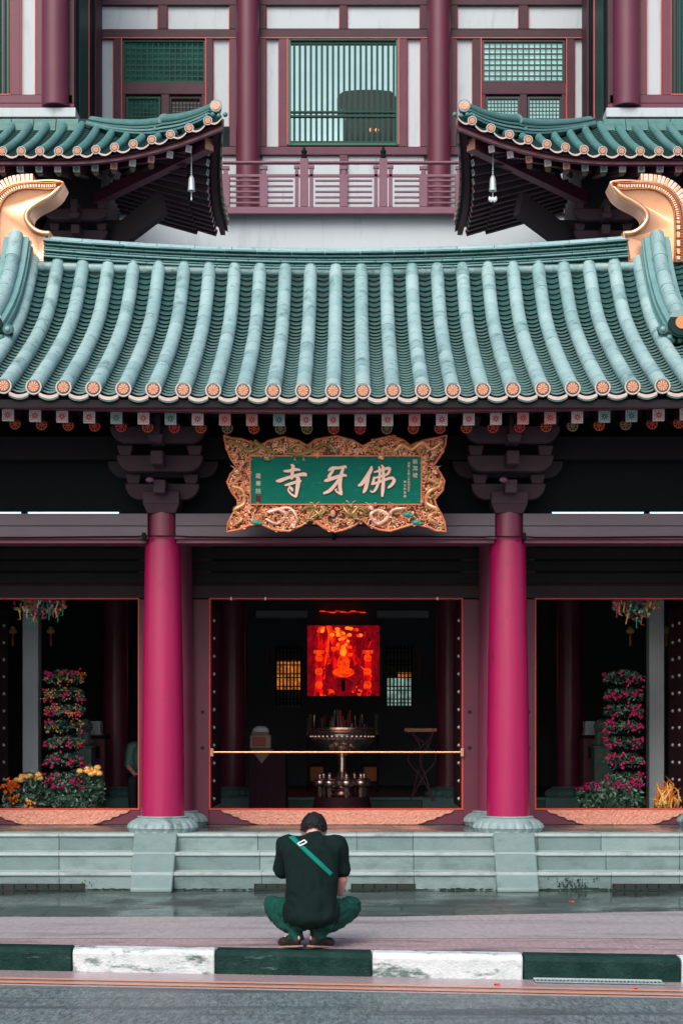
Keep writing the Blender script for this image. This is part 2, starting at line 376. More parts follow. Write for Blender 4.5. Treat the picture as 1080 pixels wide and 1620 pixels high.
# ================================================================== GROUND
kerbline = lambda x: 11.80 - .128 * (x + .33)      # front edge (road side) of the kerb, as a function of X
m = MB(); m.quad((-300, -300, -.32), (300, -300, -.32), (300, 300, -.32), (-300, 300, -.32), 'asphalt')
struct(m.build('ground', smooth=False))
m = MB()
m.hexa([(-30, -40, -.30), (30, -40, -.30), (30, kerbline(30) - .3, -.30), (-30, kerbline(-30) - .16, -.30),
        (-30, -40, -.18), (30, -40, -.18), (30, kerbline(30) - .16, -.18), (-30, kerbline(-30) - .16, -.18)], 'asphalt')
struct(m.build('road', smooth=False))
m = MB()
m.hexa([(-30, kerbline(-30) - .66, -.3), (30, kerbline(30) - .66, -.3), (30, kerbline(30) + .05, -.3), (-30, kerbline(-30) + .05, -.3),
        (-30, kerbline(-30) - .66, -.174), (30, kerbline(30) - .66, -.174), (30, kerbline(30) + .05, -.172), (-30, kerbline(-30) + .05, -.172)], 'gutter')
struct(m.build('gutter', smooth=False))
for k, (d, mm) in enumerate(((-.42, 'yellow'), (-.60, 'yellow'))):
    m = MB(); xs = [-12 + i * .5 for i in range(49)]
    for a, b in zip(xs, xs[1:]):
        z = -.168 if k == 0 else -.168
        m.quad((a, kerbline(a) + d - .04, z), (b, kerbline(b) + d - .04, z), (b, kerbline(b) + d + .04, z), (a, kerbline(a) + d + .04, z), mm)
    o = struct(m.build('yellow_line', smooth=False, recalc=False)); o['label'] = 'painted no-parking line beside the kerb'
# kerb of painted blocks
kx = [X(112, 11.95), X(340, 11.87), X(588, 11.76), X(826, 11.66)]
step = (kx[3] - kx[0]) / 3
bounds = [kx[0] - step * (8 - i) for i in range(8)] + kx + [kx[3] + step * (i + 1) for i in range(8)]
m = MB()
for i, (a, b) in enumerate(zip(bounds, bounds[1:])):
    mm = 'kerb_white' if (i % 2 == 0) else 'kerb_black'
    a += .004; b -= .004
    pr = [(0, -.30), (0, -.155), (-.012, -.03), (.02, .0), (.15, .004), (.15, -.30)]
    vs = []
    for xx in (a, b):
        for (dy, z) in pr: vs.append((xx, kerbline(xx) + dy + .0, z))
    n = len(pr)
    m.add(vs, [tuple(range(n)), tuple(reversed(range(n, 2 * n)))] + [(j, (j + 1) % n, (j + 1) % n + n, j + n) for j in range(n)], mm)
struct(m.build('kerb', bevel=.012), 'kerb of blocks painted alternately white and near black')
# concrete pavement
paveback = lambda x: 14.16 if x < .3 else 14.16 + (x - .3) * .18 if x < 3.2 else 14.16 + 2.9 * .18
m = MB(); xs = [-30 + i for i in range(29)] + [-1, -.5, 0, .3, 1, 2, 3.2] + [4 + i for i in range(27)]
xs = sorted(set(xs))
for a, b in zip(xs, xs[1:]):
    m.hexa([(a, kerbline(a) + .145, -.3), (b, kerbline(b) + .145, -.3), (b, paveback(b), -.3), (a, paveback(a), -.3),
            (a, kerbline(a) + .145, 0), (b, kerbline(b) + .145, 0), (b, paveback(b), 0), (a, paveback(a), 0)], 'concrete')
struct(m.build('pavement', smooth=False))
m = MB()      # irregular crack along the pavement and the rougher strip at the kerb
cr = [(x * .12 - 4, 12.56 + .018 * noise.noise((x * .9, 0, 0)) + (.0 if x * .12 - 4 < 2.27 else -.07)) for x in range(0, 70)]
for (a, ya), (b, yb) in zip(cr, cr[1:]):
    t = .006 + .006 * random.random()
    m.quad((a, ya - t, .004), (b, yb - t, .004), (b, yb + t, .004), (a, ya + t, .004), 'near_black')
o = struct(m.build('pavement_joint', smooth=False, recalc=False))
m = MB()
for (a, ya), (b, yb) in zip(cr, cr[1:]):
    if kerbline(b) + .16 < yb: m.quad((a, kerbline(a) + .155, .0035), (b, kerbline(b) + .155, .0035), (b, yb - .014, .0035), (a, ya - .014, .0035), 'concrete_edge')
struct(m.build('pavement_edge_strip', smooth=False, recalc=False))
m = MB(); m.hexa([(-30, 13.9, -.29), (30, 13.9, -.29), (30, 17.0, -.29), (-30, 17.0, -.29), (-30, 13.9, -.005), (30, 13.9, -.005), (30, 17.0, -.005), (-30, 17.0, -.005)], 'wet_paving')
struct(m.build('forecourt', smooth=False))
# drain grate in the gutter
gr = empty('drain_grate', (X(948, 11.35), kerbline(1.7) - .09, -.172), 'long slotted metal drain grate set in the gutter below the kerb', 'drain')
m = MB(); x0, x1 = X(850, 11.3), X(1052, 11.3)
sl = -.128
def gp(x, d, z): return (x, kerbline(x) + d, z)
m.hexa([gp(x0, -.15, -.2), gp(x1, -.15, -.2), gp(x1, -.03, -.2), gp(x0, -.03, -.2), gp(x0, -.15, -.166), gp(x1, -.15, -.166), gp(x1, -.03, -.166), gp(x0, -.03, -.166)], 'near_black')
m.build('drain_pit', gr)
m = MB()
for i in range(34):
    a = x0 + (x1 - x0) * i / 34
    m.beam(gp(a, -.14, -.160), gp(a + .03, -.05, -.160), .006, .006, 'steel')
m.beam(gp(x0, -.155, -.162), gp(x1, -.155, -.162), .010, .010, 'lion_stone'); m.beam(gp(x0, -.03, -.160), gp(x1, -.03, -.160), .014, .016, 'steel')
m.build('grate_bars', gr)
# ================================================================== STEPS + TERRACE
TZ = .54
m = MB(); m.box(-30, 30, 17.42, 33.5, -.25, TZ - .002, 'terrace_paving')
struct(m.build('terrace', smooth=False))
st = empty('stone_steps', (AX, 16.74, 0), 'wide flight of three grey-green stone steps in front of the temple', 'steps')
SM = ['stone', 'stone_b', 'stone_c']
joints = [(212, 281), (780, 845)]
for k in range(3):
    yf = 16.74 + .33 * k; z0 = .18 * k; z1 = .18 * (k + 1)
    m = MB(); random.seed(20 + k)
    jl = [-20]
    for p in ([-400, -150, 94, 275, 414 - 3 * k, 540 + 12 * k, 655 - k, 785, 850, 966 - 8 * k, 1074, 1250, 1500]): jl.append(X(p, yf))
    jl.append(20)
    for a, b in zip(jl, jl[1:]):
        m.box(a + .002, b - .002, yf, yf + .34, z0 - .02, z1 - .036, random.choice(SM))
        m.box(a + .001, b - .001, yf - .018, yf + .34, z1 - .034, z1 - (0 if k < 2 else .001), 'nosing')
    m.box(-20, 20, yf + .05, yf + .33, z0 - .02, z1 - .05, 'stone_c')
    m.build('step', st, bevel=.005)
# black vents in the foot of the bottom step
for a, b in ((-140, 135), (402, 530), (555, 657), (968, 1180)):
    m = MB(); m.box(X(a, 16.74), X(b, 16.74), 16.731, 16.76, .0, .065, 'vent')
    n = int((b - a) / 18)
    for i in range(n): m.box(X(a + 18 * i, 16.73), X(a + 18 * i, 16.73) + .012, 16.728, 16.75, .01, .06, 'near_black')
    m.build('vent', st)
# moss and grime along the foot of the bottom step, splashes on its right part
random.seed(66); m = MB()
def blot(m, x, z, w_, h_):
    n = random.randint(6, 9); yf = 16.7265 - random.random() * .001
    m.add([(x + w_ * math.cos(2 * PI * i / n) * random.uniform(.5, 1), yf, z + h_ * math.sin(2 * PI * i / n) * random.uniform(.5, 1)) for i in range(n)], [tuple(range(n))], 'moss')
for i in range(420):
    x = random.uniform(-3.4, 3.4)
    blot(m, x, random.uniform(.0, .012) + .02 * max(0, noise.noise((x * 2.3, 4, 0))), random.uniform(.02, .06), random.uniform(.004, .012))
for i in range(70): blot(m, random.gauss(X(905, 16.73), .09), random.uniform(.03, .125), random.uniform(.003, .014), random.uniform(.003, .02))
for i in range(14): blot(m, random.gauss(X(135, 16.73), .06), random.uniform(.02, .10), random.uniform(.003, .010), random.uniform(.003, .015))
m.build('moss_stain', st, smooth=False, recalc=False)
# sloping cheek stones under the columns
for cx, (pt0, pt1, pb0, pb1) in ((258, (212, 281, 206, 272)), (803, (779, 845, 786, 852))):
    yt, yb = 17.38, 16.52
    m = MB()
    m.hexa([(X(pb0, yb), yb, -.01), (X(pb1, yb), yb, -.01), (X(pt1, yt), yt, -.01), (X(pt0, yt), yt, -.01),
            (X(pb0, yb), yb, .035), (X(pb1, yb), yb, .035), (X(pt1, yt), yt, TZ + .006), (X(pt0, yt), yt, TZ + .006)], 'ramp_stone')
    m.build('cheek_slab', st, bevel=.014)
# ================================================================== GATE HALL (front building)
hall = empty('temple_hall', (AX, 19.3, 0), 'front temple hall with pale green tiled roof on magenta columns', 'temple')
YC = 17.8
BAY = 3.73
cols = [AX - BAY * 1.5, AX - BAY / 2, AX + BAY / 2, AX + BAY * 1.5]
cols = [X(258, YC) - 2.75, X(258, YC), X(803, YC), X(803, YC) + 2.75]
zt, zb = Z(815, YC), Z(862, YC)
def colbase(x, y, z, mt, r=.39, parent=hall, h=.15):
    m = MB()
    m.lathe((x, y, z), [(r * .93, 0), (r * .95, h * .12), (r, h * .3), (r * .97, h * .55), (r * .86, h * .8), (r * .74, h * .93), (r * .70, h), (r * .60, h + .004)], 132, mt, petals=22, pamp=.045, prange=(1, 4))
    m.lathe((x, y, z), [(r * .70, h), (r * .715, h * 1.06), (r * .70, h * 1.12), (r * .6, h * 1.13)], 48, mt)
    return m
for x in cols:
    m = MB(); zs = Z(852, YC)
    prof = [(.232, TZ + .155), (.228, 1.4), (.216, 2.3), (.202, 3.0), (.190, zs - .003), (.15, zs)]
    m.lathe((x, YC, 0), prof, 56, 'column_red')
    c = m.build('column', hall)
    m = MB(); m.lathe((x, YC, 0), [(.158, zs - .02), (.156, zt + .02)], 40, 'column_neck'); m.build('column_neck', c)
    m = colbase(x, YC, TZ, 'base_stone'); m.build('column_base', c)
# beam between columns
for a, b in zip([cols[0] - 3.7] + cols, cols + [cols[-1] + 3.7]):
    m = MB()
    m.box(a + .15, b - .15, YC - .13, YC + .13, zb + .055, zt, 'beam')
    m.box(a + .14, b - .14, YC - .17, YC + .17, zb + .04, zb + .075, 'beam_lip')
    m.box(a + .16, b - .16, YC - .14, YC + .14, zb - .0, zb + .042, 'beam_lip')
    m.box(a + .15, b - .15, YC - .138, YC - .12, zb + .185, zb + .192, 'near_black')
    m.build('lintel_beam', hall, bevel=.008)
# cable along the beam
m = MB(); pts = [(x, YC - .185 if min(abs(x - c) for c in cols) > .25 else YC - .225, Z(853, YC) + .006 * math.sin(x * 2.1)) for x in [-5 + i * .06 for i in range(170)]]
m.tube(pts, .008, 6, 'black')
for px in (232, 529, 825): m.box(X(px, YC) - .02, X(px, YC) + .02, YC - .235, YC - .17, Z(858, YC), Z(847, YC), 'black')
m.build('cable', hall)
# tube lights above the beam
for k, (a, b, lb) in enumerate(((-150, 37, 'lit fluorescent tube on the beam, far left at the frame edge'), (44, 191, 'lit fluorescent tube on the beam just left of the left bracket set'),
                (870, 1018, 'lit fluorescent tube on the beam just right of the right bracket set'), (1024, 1200, 'lit fluorescent tube on the beam at the far right edge'))):
    t = empty('tube_light', (X((a + b) / 2, YC + .05), YC + .05, Z(815, YC)), lb, 'tube light', 'fluorescent tubes lying on the lintel beams')
    m = MB(); m.tube([(X(a, YC + .05), YC - .02, Z(812, YC)), (X(b, YC + .05), YC - .02, Z(812, YC))], .011, 8, 'tube_light'); m.build('tube', t)
    m = MB()
    m.box(X(a, YC) - .03, X(a, YC) + .01, YC - .06, YC + .03, Z(815, YC) + .002, Z(809, YC), 'near_black')
    m.box(X(b, YC) - .01, X(b, YC) + .03, YC - .06, YC + .03, Z(815, YC) + .002, Z(809, YC), 'near_black'); m.build('lamp_holder', t)
# bracket sets over the columns
def bracket_arm(m, cx, y0, y1, z0, z1, half, mt, r=None):
    h = z1 - z0; r = r or h * .95
    poly = []
    for k in range(7):
        a = PI / 2 * k / 6; poly.append((cx - half + r - r * math.cos(a) * 1.0, z0 + r * (1 - math.sin(a))))
    poly = [(cx - half, z1)] + [(p[0], p[1]) for p in poly]
    right = [(2 * cx - p[0], p[1]) for p in reversed(poly)]
    m.prism(poly + right, y0, y1, mt)
def bracket_set(cx, Yc, zbase, parent, s=1.0, mt='bracket', mb='bracket_back', name='bracket_set'):
    m = MB()
    # capital block
    a = .195 * s; b = .15 * s; h = .1 * s; h2 = .13 * s
    m.hexa([(cx - b, Yc - b, zbase), (cx + b, Yc - b, zbase), (cx + b, Yc + b, zbase), (cx - b, Yc + b, zbase),
            (cx - a, Yc - a, zbase + h), (cx + a, Yc - a, zbase + h), (cx + a, Yc + a, zbase + h), (cx - a, Yc + a, zbase + h)], mt)
    m.box(cx - a, cx + a, Yc - a, Yc + a, zbase + h, zbase + h + h2, mt)
    z = zbase + h + .06 * s
    tiers = [(.40, .0), (.46, -.22), (.50, -.44)]
    for k, (half, dy) in enumerate(tiers):
        z0 = z + k * .27 * s
        bracket_arm(m, cx, Yc + dy * s - .07, Yc + dy * s + .07, z0, z0 + .17 * s, half * s, mt)
        for sx in (-1, 1):     # small blocks on the arm ends
            xx = cx + sx * (half * s - .09 * s)
            m.hexa([(xx - .06 * s, Yc + dy * s - .08, z0 + .17 * s), (xx + .06 * s, Yc + dy * s - .08, z0 + .17 * s), (xx + .06 * s, Yc + dy * s + .08, z0 + .17 * s), (xx - .06 * s, Yc + dy * s + .08, z0 + .17 * s),
                    (xx - .085 * s, Yc + dy * s - .10, z0 + .27 * s), (xx + .085 * s, Yc + dy * s - .10, z0 + .27 * s), (xx + .085 * s, Yc + dy * s + .10, z0 + .27 * s), (xx - .085 * s, Yc + dy * s + .10, z0 + .27 * s)], mt)
        # arm stepping forward
        if k < 2: m.box(cx - .065 * s, cx + .065 * s, Yc + (dy - .36) * s, Yc + .2, z0 + .03 * s, z0 + .17 * s, mt)
        # wider wall arms behind
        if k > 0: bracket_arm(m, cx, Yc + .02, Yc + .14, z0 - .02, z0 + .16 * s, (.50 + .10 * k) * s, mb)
    z0 = z + .27 * 2 * s
    m.box(cx - .05 * s, cx + .05 * s, Yc - .70 * s, Yc - .30 * s, z0 + .05, z0 + .26 * s, mt)
    m.hexa([(cx - .06 * s, Yc - .68 * s, z0 - .03), (cx + .06 * s, Yc - .68 * s, z0 - .03), (cx + .06 * s, Yc - .40 * s, z0 - .03), (cx - .06 * s, Yc - .40 * s, z0 - .03),
            (cx - .085 * s, Yc - .70 * s, z0 + .05), (cx + .085 * s, Yc - .70 * s, z0 + .05), (cx + .085 * s, Yc - .38 * s, z0 + .05), (cx - .085 * s, Yc - .38 * s, z0 + .05)], mt)
    return m.build(name, parent, bevel=.008)
for i, x in enumerate(cols):
    b = bracket_set(x, YC, zt + .0, hall)
    m = MB(); m.ball((x - .09, YC - .44, Z(760, YC - .4)), (.045, .03, .03), 'rail_pink'); m.build('sprinkler', b)
# wall and purlins behind the brackets, porch ceiling
YD = 19.25
m = MB()
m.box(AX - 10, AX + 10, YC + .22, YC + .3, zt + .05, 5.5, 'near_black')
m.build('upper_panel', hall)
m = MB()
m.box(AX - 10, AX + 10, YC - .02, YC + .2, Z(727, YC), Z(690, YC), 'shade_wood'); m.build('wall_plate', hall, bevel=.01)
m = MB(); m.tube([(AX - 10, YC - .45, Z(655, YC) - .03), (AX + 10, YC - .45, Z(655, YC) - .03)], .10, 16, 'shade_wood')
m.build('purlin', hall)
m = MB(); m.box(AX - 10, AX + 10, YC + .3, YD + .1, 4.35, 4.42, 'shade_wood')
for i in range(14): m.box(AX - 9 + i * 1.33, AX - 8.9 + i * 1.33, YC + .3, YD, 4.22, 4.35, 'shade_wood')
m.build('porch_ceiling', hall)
# ---- main roof
PROF = [(19.34, 7.12), (19.0, 6.70), (18.6, 6.30), (18.1, 5.95), (17.5, 5.60), (16.9, 5.285), (16.3, 4.985)]
pl = smoothline([(0, a, b) for a, b in PROF], 10)
arc = [0]
for a, b in zip(pl, pl[1:]): arc.append(arc[-1] + (b - a).length)
LEN = arc[-1]
def roof_pt(s):        # arc length from the ridge -> (Y, Z), unit normal
    s = max(0, min(LEN, s)); k = 0
    while k < len(arc) - 2 and arc[k + 1] < s: k += 1
    u = (s - arc[k]) / (arc[k + 1] - arc[k]); p = pl[k].lerp(pl[k + 1], u); d = (pl[k + 1] - pl[k]).normalized()
    return p.y, p.z, Vector((0, d.z, -d.y)) * (1 if -d.y > 0 else -1)
SP = .2959
def lift(x): return .0048 * (x - AX) ** 2 - .03
roof = None
m = MB(); random.seed(3)
RN = 24
for i in range(-RN, RN + 1):
    x = AX + i * SP; s = .0; dz = lift(x)
    while s < LEN - .02:
        e = min(s + .27 + random.random() * .05, LEN)
        if LEN - e < .12: e = LEN
        pts = []; n = 4
        for q in range(n + 1):
            y, z, nn = roof_pt(lerp(s, e, q / n)); pts.append(Vector((x, y, z + dz)) + nn * .03)
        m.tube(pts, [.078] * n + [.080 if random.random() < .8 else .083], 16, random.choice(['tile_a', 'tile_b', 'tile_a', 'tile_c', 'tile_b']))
        s = e
roof = m.build('roof', hall)
m = MB()
for i in range(-RN, RN):
    xa = AX + i * SP + .05; xb = AX + (i + 1) * SP - .05; s = 0
    while s < LEN - .02:
        e = min(s + .104, LEN)
        ya, za, na = roof_pt(s); yb, zb2, nb = roof_pt(e)
        A = []; B = []; Cc = []; Dd = []; nseg = 6
        for q in range(nseg + 1):
            t = q / nseg; xx = lerp(xa, xb, t); sag = -.04 * (1 - (2 * t - 1) ** 2) - .008
            dz = lift(xx)
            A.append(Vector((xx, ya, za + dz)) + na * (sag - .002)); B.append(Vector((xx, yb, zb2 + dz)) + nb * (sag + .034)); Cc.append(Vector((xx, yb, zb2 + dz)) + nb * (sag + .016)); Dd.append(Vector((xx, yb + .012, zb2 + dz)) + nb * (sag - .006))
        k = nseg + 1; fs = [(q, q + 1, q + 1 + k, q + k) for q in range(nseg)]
        m.add(A + B, fs, 'pan'); m.add(B + Cc, fs, 'pan_lip_lit'); m.add(Cc + Dd, fs, 'joint_and_shade'); s = e  # lip painted as a lit edge above a strip of painted shadow
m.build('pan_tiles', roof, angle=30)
# drip tiles at the eave
m = MB(); Ye, Ze = PROF[-1]
for i in range(-RN, RN):
    xa = AX + i * SP + .05; xb = AX + (i + 1) * SP - .05
    for (o0, o1, dy, mt) in ((0, -.034, 0, 'cream'), (-.034, -.05, .004, 'pan')):
        vs = []
        for q in range(9):
            t = q / 8; xx = lerp(xa, xb, t); sag = -.032 * (1 - (2 * t - 1) ** 2) - .012; dz = lift(xx)
            for yy in (-.035 + dy, .01):
                vs += [(xx, Ye + yy, Ze + dz + sag + o0 - .01), (xx, Ye + yy, Ze + dz + sag + o1 - .01)]
        fs = []
        for q in range(8):
            a = q * 4; b = a + 4
            fs += [(a, b, b + 1, a + 1), (a + 2, a + 3, b + 3, b + 2), (a, a + 2, b + 2, b), (a + 1, b + 1, b + 3, a + 3)]
        m.add(vs, fs, mt)
m.build('drip_tiles', roof)
def cap_mesh(r=.082):
    m = MB(); k = r / .082
    m.tube([(0, .03, 0), (0, -.012 * k, 0)], r, 28, 'ridge_tile')
    m.ring((0, 0, 0), .066 * k, .079 * k, -.016 * k, 28, 'cream')
    m.ring((0, 0, 0), .050 * k, .068 * k, -.0145 * k, 28, 'dark_ring')
    m.tube([(0, 0, 0), (0, -.020 * k, 0)], .052 * k, 28, 'cap_base')
    for j in range(10):
        a = 2 * PI * j / 10; c, s_ = math.cos(a), math.sin(a)
        q = .0085 * k
        m.quad((.018 * k * c - q * s_ * .5, -.0215 * k, .018 * k * s_ + q * c * .5), (.018 * k * c + q * s_ * .5, -.0215 * k, .018 * k * s_ - q * c * .5),
               (.05 * k * c + q * s_, -.0215 * k, .05 * k * s_ - q * c), (.05 * k * c - q * s_, -.0215 * k, .05 * k * s_ + q * c), 'cap_petal')
    m.ring((0, 0, 0), .008 * k, .016 * k, -.022 * k, 12, 'orange')
    return m
capo = None
_, _, nn = roof_pt(LEN)
for i in range(-RN, RN + 1):
    x = AX + i * SP
    P = Vector((x, Ye - .012, Ze + lift(x))) + nn * .03 - worldloc(hall)
    if capo is None:
        cm = cap_mesh(); capo = cm.build('eave_tile_cap', local=True); capo.parent = roof; capo.location = P
    else:
        c = capo.copy(); COL.objects.link(c); c.parent = roof; c.location = P
CAPMESH = capo.data
# slab under the tiles, back slope, eave board
m = MB()
ps = [roof_pt(LEN * q / 20) for q in range(21)]
for a, b in zip(ps, ps[1:]):
    m.hexa([(AX - 7.2, a[0], a[1] - .16), (AX + 7.2, a[0], a[1] - .16), (AX + 7.2, b[0], b[1] - .16), (AX - 7.2, b[0], b[1] - .16),
            (AX - 7.2, a[0], a[1] - .085), (AX + 7.2, a[0], a[1] - .085), (AX + 7.2, b[0], b[1] - .085), (AX - 7.2, b[0], b[1] - .085)], 'shade_wood')
m.build('roof_deck', hall, smooth=False)
m = MB()
m.hexa([(AX - 7.2, 19.35, 6.85), (AX + 7.2, 19.35, 6.85), (AX + 7.2, 23.5, 4.6), (AX - 7.2, 23.5, 4.6), (AX - 7.2, 19.35, 7.0), (AX + 7.2, 19.35, 7.0), (AX + 7.2, 23.5, 4.75), (AX - 7.2, 23.5, 4.75)], 'ridge_tile')
for i in range(-RN, RN + 1): m.tube([(AX + i * SP, 19.4, 7.03), (AX + i * SP, 23.5, 4.8)], .075, 8, 'tile_a')
m.build('rear_roof_slope', hall)
m = MB()
for k in range(24):
    xa, xb = AX - 7.2 + k * .6, AX - 7.2 + (k + 1) * .6; la, lb = lift(xa), lift(xb)
    m.hexa([(xa, 16.36, 4.82 + la), (xb, 16.36, 4.82 + lb), (xb, 16.46, 4.82 + lb), (xa, 16.46, 4.82 + la), (xa, 16.36, 4.895 + la), (xb, 16.36, 4.895 + lb), (xb, 16.46, 4.895 + lb), (xa, 16.46, 4.895 + la)], 'wine')
    m.hexa([(xa, 16.47, 4.86 + la), (xb, 16.47, 4.86 + lb), (xb, 16.9, 5.03 + lb), (xa, 16.9, 5.03 + la), (xa, 16.47, 4.90 + la), (xb, 16.47, 4.90 + lb), (xb, 16.9, 5.08 + lb), (xa, 16.9, 5.08 + la)], 'shade_wood')
m.build('eave_board', hall)
# rafters: square flying rafters and round rafters, each with a painted end
def flower_pat(m, r, y, n, mt, w=.006, rin=.004, off=0):
    for j in range(n):
        a = 2 * PI * (j + off) / n; c, s_ = math.cos(a), math.sin(a); q = w / 2
        m.quad((rin * c - q * s_, y, rin * s_ + q * c), (rin * c + q * s_, y, rin * s_ - q * c), (r * c + q * s_ * 1.6, y, r * s_ - q * c * 1.6), (r * c - q * s_ * 1.6, y, r * s_ + q * c * 1.6), mt)
def rafter_sq(mt_bg, mt_pat):
    m = MB(); h = .056
    m.beam((0, 0, 0), (0, 1.6, .55), 2 * h, 2 * h, 'wine_dark')
    m.box(-h - .001, h + .001, -.022, .02, -h, h, mt_bg)
    flower_pat(m, .036, -.0235, 8, mt_pat, .010, .008)
    for sx in (-1, 1):
        for sz in (-1, 1): m.quad((sx * .048, -.0235, sz * .048), (sx * .030, -.0235, sz * .048), (sx * .040, -.0235, sz * .040), (sx * .048, -.0235, sz * .030), mt_pat)
    m.ring((0, 0, 0), .044, .048, -.0236, 16, mt_pat)
    return m
def rafter_rd(mt_line):
    m = MB(); r = .06
    m.tube([(0, 0, 0), (0, 2.2, .80)], r, 16, 'wine_dark')
    m.tube([(0, .004, 0), (0, -.008, 0)], r * 1.01, 16, 'near_black')
    flower_pat(m, .050, -.0095, 8, mt_line, .008, .004)
    m.ring((0, 0, 0), .046, .058, -.0095, 20, mt_line)
    return m
protos = {}
random.seed(11)
for i in range(-20, 21):
    x = X(527, 16.65) + i * (42.8 * 16.65 / F)
    dz = lift(x)
    v = random.choice(['w', 'w', 'g', 'p'])
    key = 'sq' + v
    P = Vector((x, 16.65, Z(660.5, 16.65) + dz)) - worldloc(hall)
    if key not in protos:
        mm = {'w': ('pat_white', 'pat_red'), 'g': ('pat_grey', 'pat_green'), 'p': ('pat_pink', 'pat_red')}[v]
        o = rafter_sq(*mm).build('square_rafter', local=True, recalc=False, smooth=False); o.parent = hall; protos[key] = o
    else:
        o = protos[key].copy(); COL.objects.link(o); o.parent = hall
    o.location = P
    v = random.choice(['pat_orange', 'pat_orange', 'pat_gold', 'pat_red'])
    P = Vector((x, 17.0, Z(674, 17.0) + dz)) - worldloc(hall)
    if v not in protos:
        o = rafter_rd(v).build('round_rafter', local=True, recalc=False, smooth=False); o.parent = hall; protos[v] = o
    else:
        o = protos[v].copy(); COL.objects.link(o); o.parent = hall
    o.location = P
# ---- main ridge of stacked tiles
def rlift(x): return .0125 * (x - AX) ** 2
m = MB(); random.seed(5)
zr0 = Z(437, 19.4) + .02
layers = [(0, .036, .20), (.036, .036, .18), (.072, .036, .20), (.108, .036, .17), (.144, .036, .19), (.18, .04, .22)]
for li, (z0, h, w2) in enumerate(layers):
    x = AX - 3.42 - (li % 2) * .17
    while x < AX + 3.42:
        e = min(x + .36 + random.random() * .06, AX + 3.42)
        a = max(x + .003, AX - 3.42); b = e - .003
        if b > a:
            za, zb3 = rlift(a), rlift(b)
            m.hexa([(a, 19.4 - w2, zr0 + z0 + .013 + za), (b, 19.4 - w2, zr0 + z0 + .013 + zb3), (b, 19.4 + w2, zr0 + z0 + .013 + zb3), (a, 19.4 + w2, zr0 + z0 + .013 + za),
                    (a, 19.4 - w2 + .02, zr0 + z0 + h + za), (b, 19.4 - w2 + .02, zr0 + z0 + h + zb3), (b, 19.4 + w2 - .02, zr0 + z0 + h + zb3), (a, 19.4 + w2 - .02, zr0 + z0 + h + za)],
                   'ridge_light' if li != 5 or random.random() < .5 else 'ridge_tile')
        x = e
# rounded top course
x = AX - 3.42
while x < AX + 3.42:
    e = min(x + .44, AX + 3.42)
    m.tube([(x + .003, 19.4, zr0 + .21 + rlift(x)), (e - .003, 19.4, zr0 + .21 + rlift(e))], .125, 20, random.choice(['tile_b', 'tile_a']), flat=.75)
    x = e
m.box(AX - 3.42, AX + 3.42, 19.25, 19.55, 6.95, zr0 + .16, 'joint_and_shade')
m.build('main_ridge', hall, bevel=.004)
# rounded stop tiles between the rows under the ridge
m = MB()
for i in range(-12, 12):
    xa = AX + i * SP + .05; xb = AX + (i + 1) * SP - .05
    y, z, nn = roof_pt(.10); dz = lift((xa + xb) / 2)
    m.tube([(xa, y, z + dz + .015), (xb, y, z + dz + .015)], .058, 12, 'tile_c')
m.build('stop_tiles', hall)
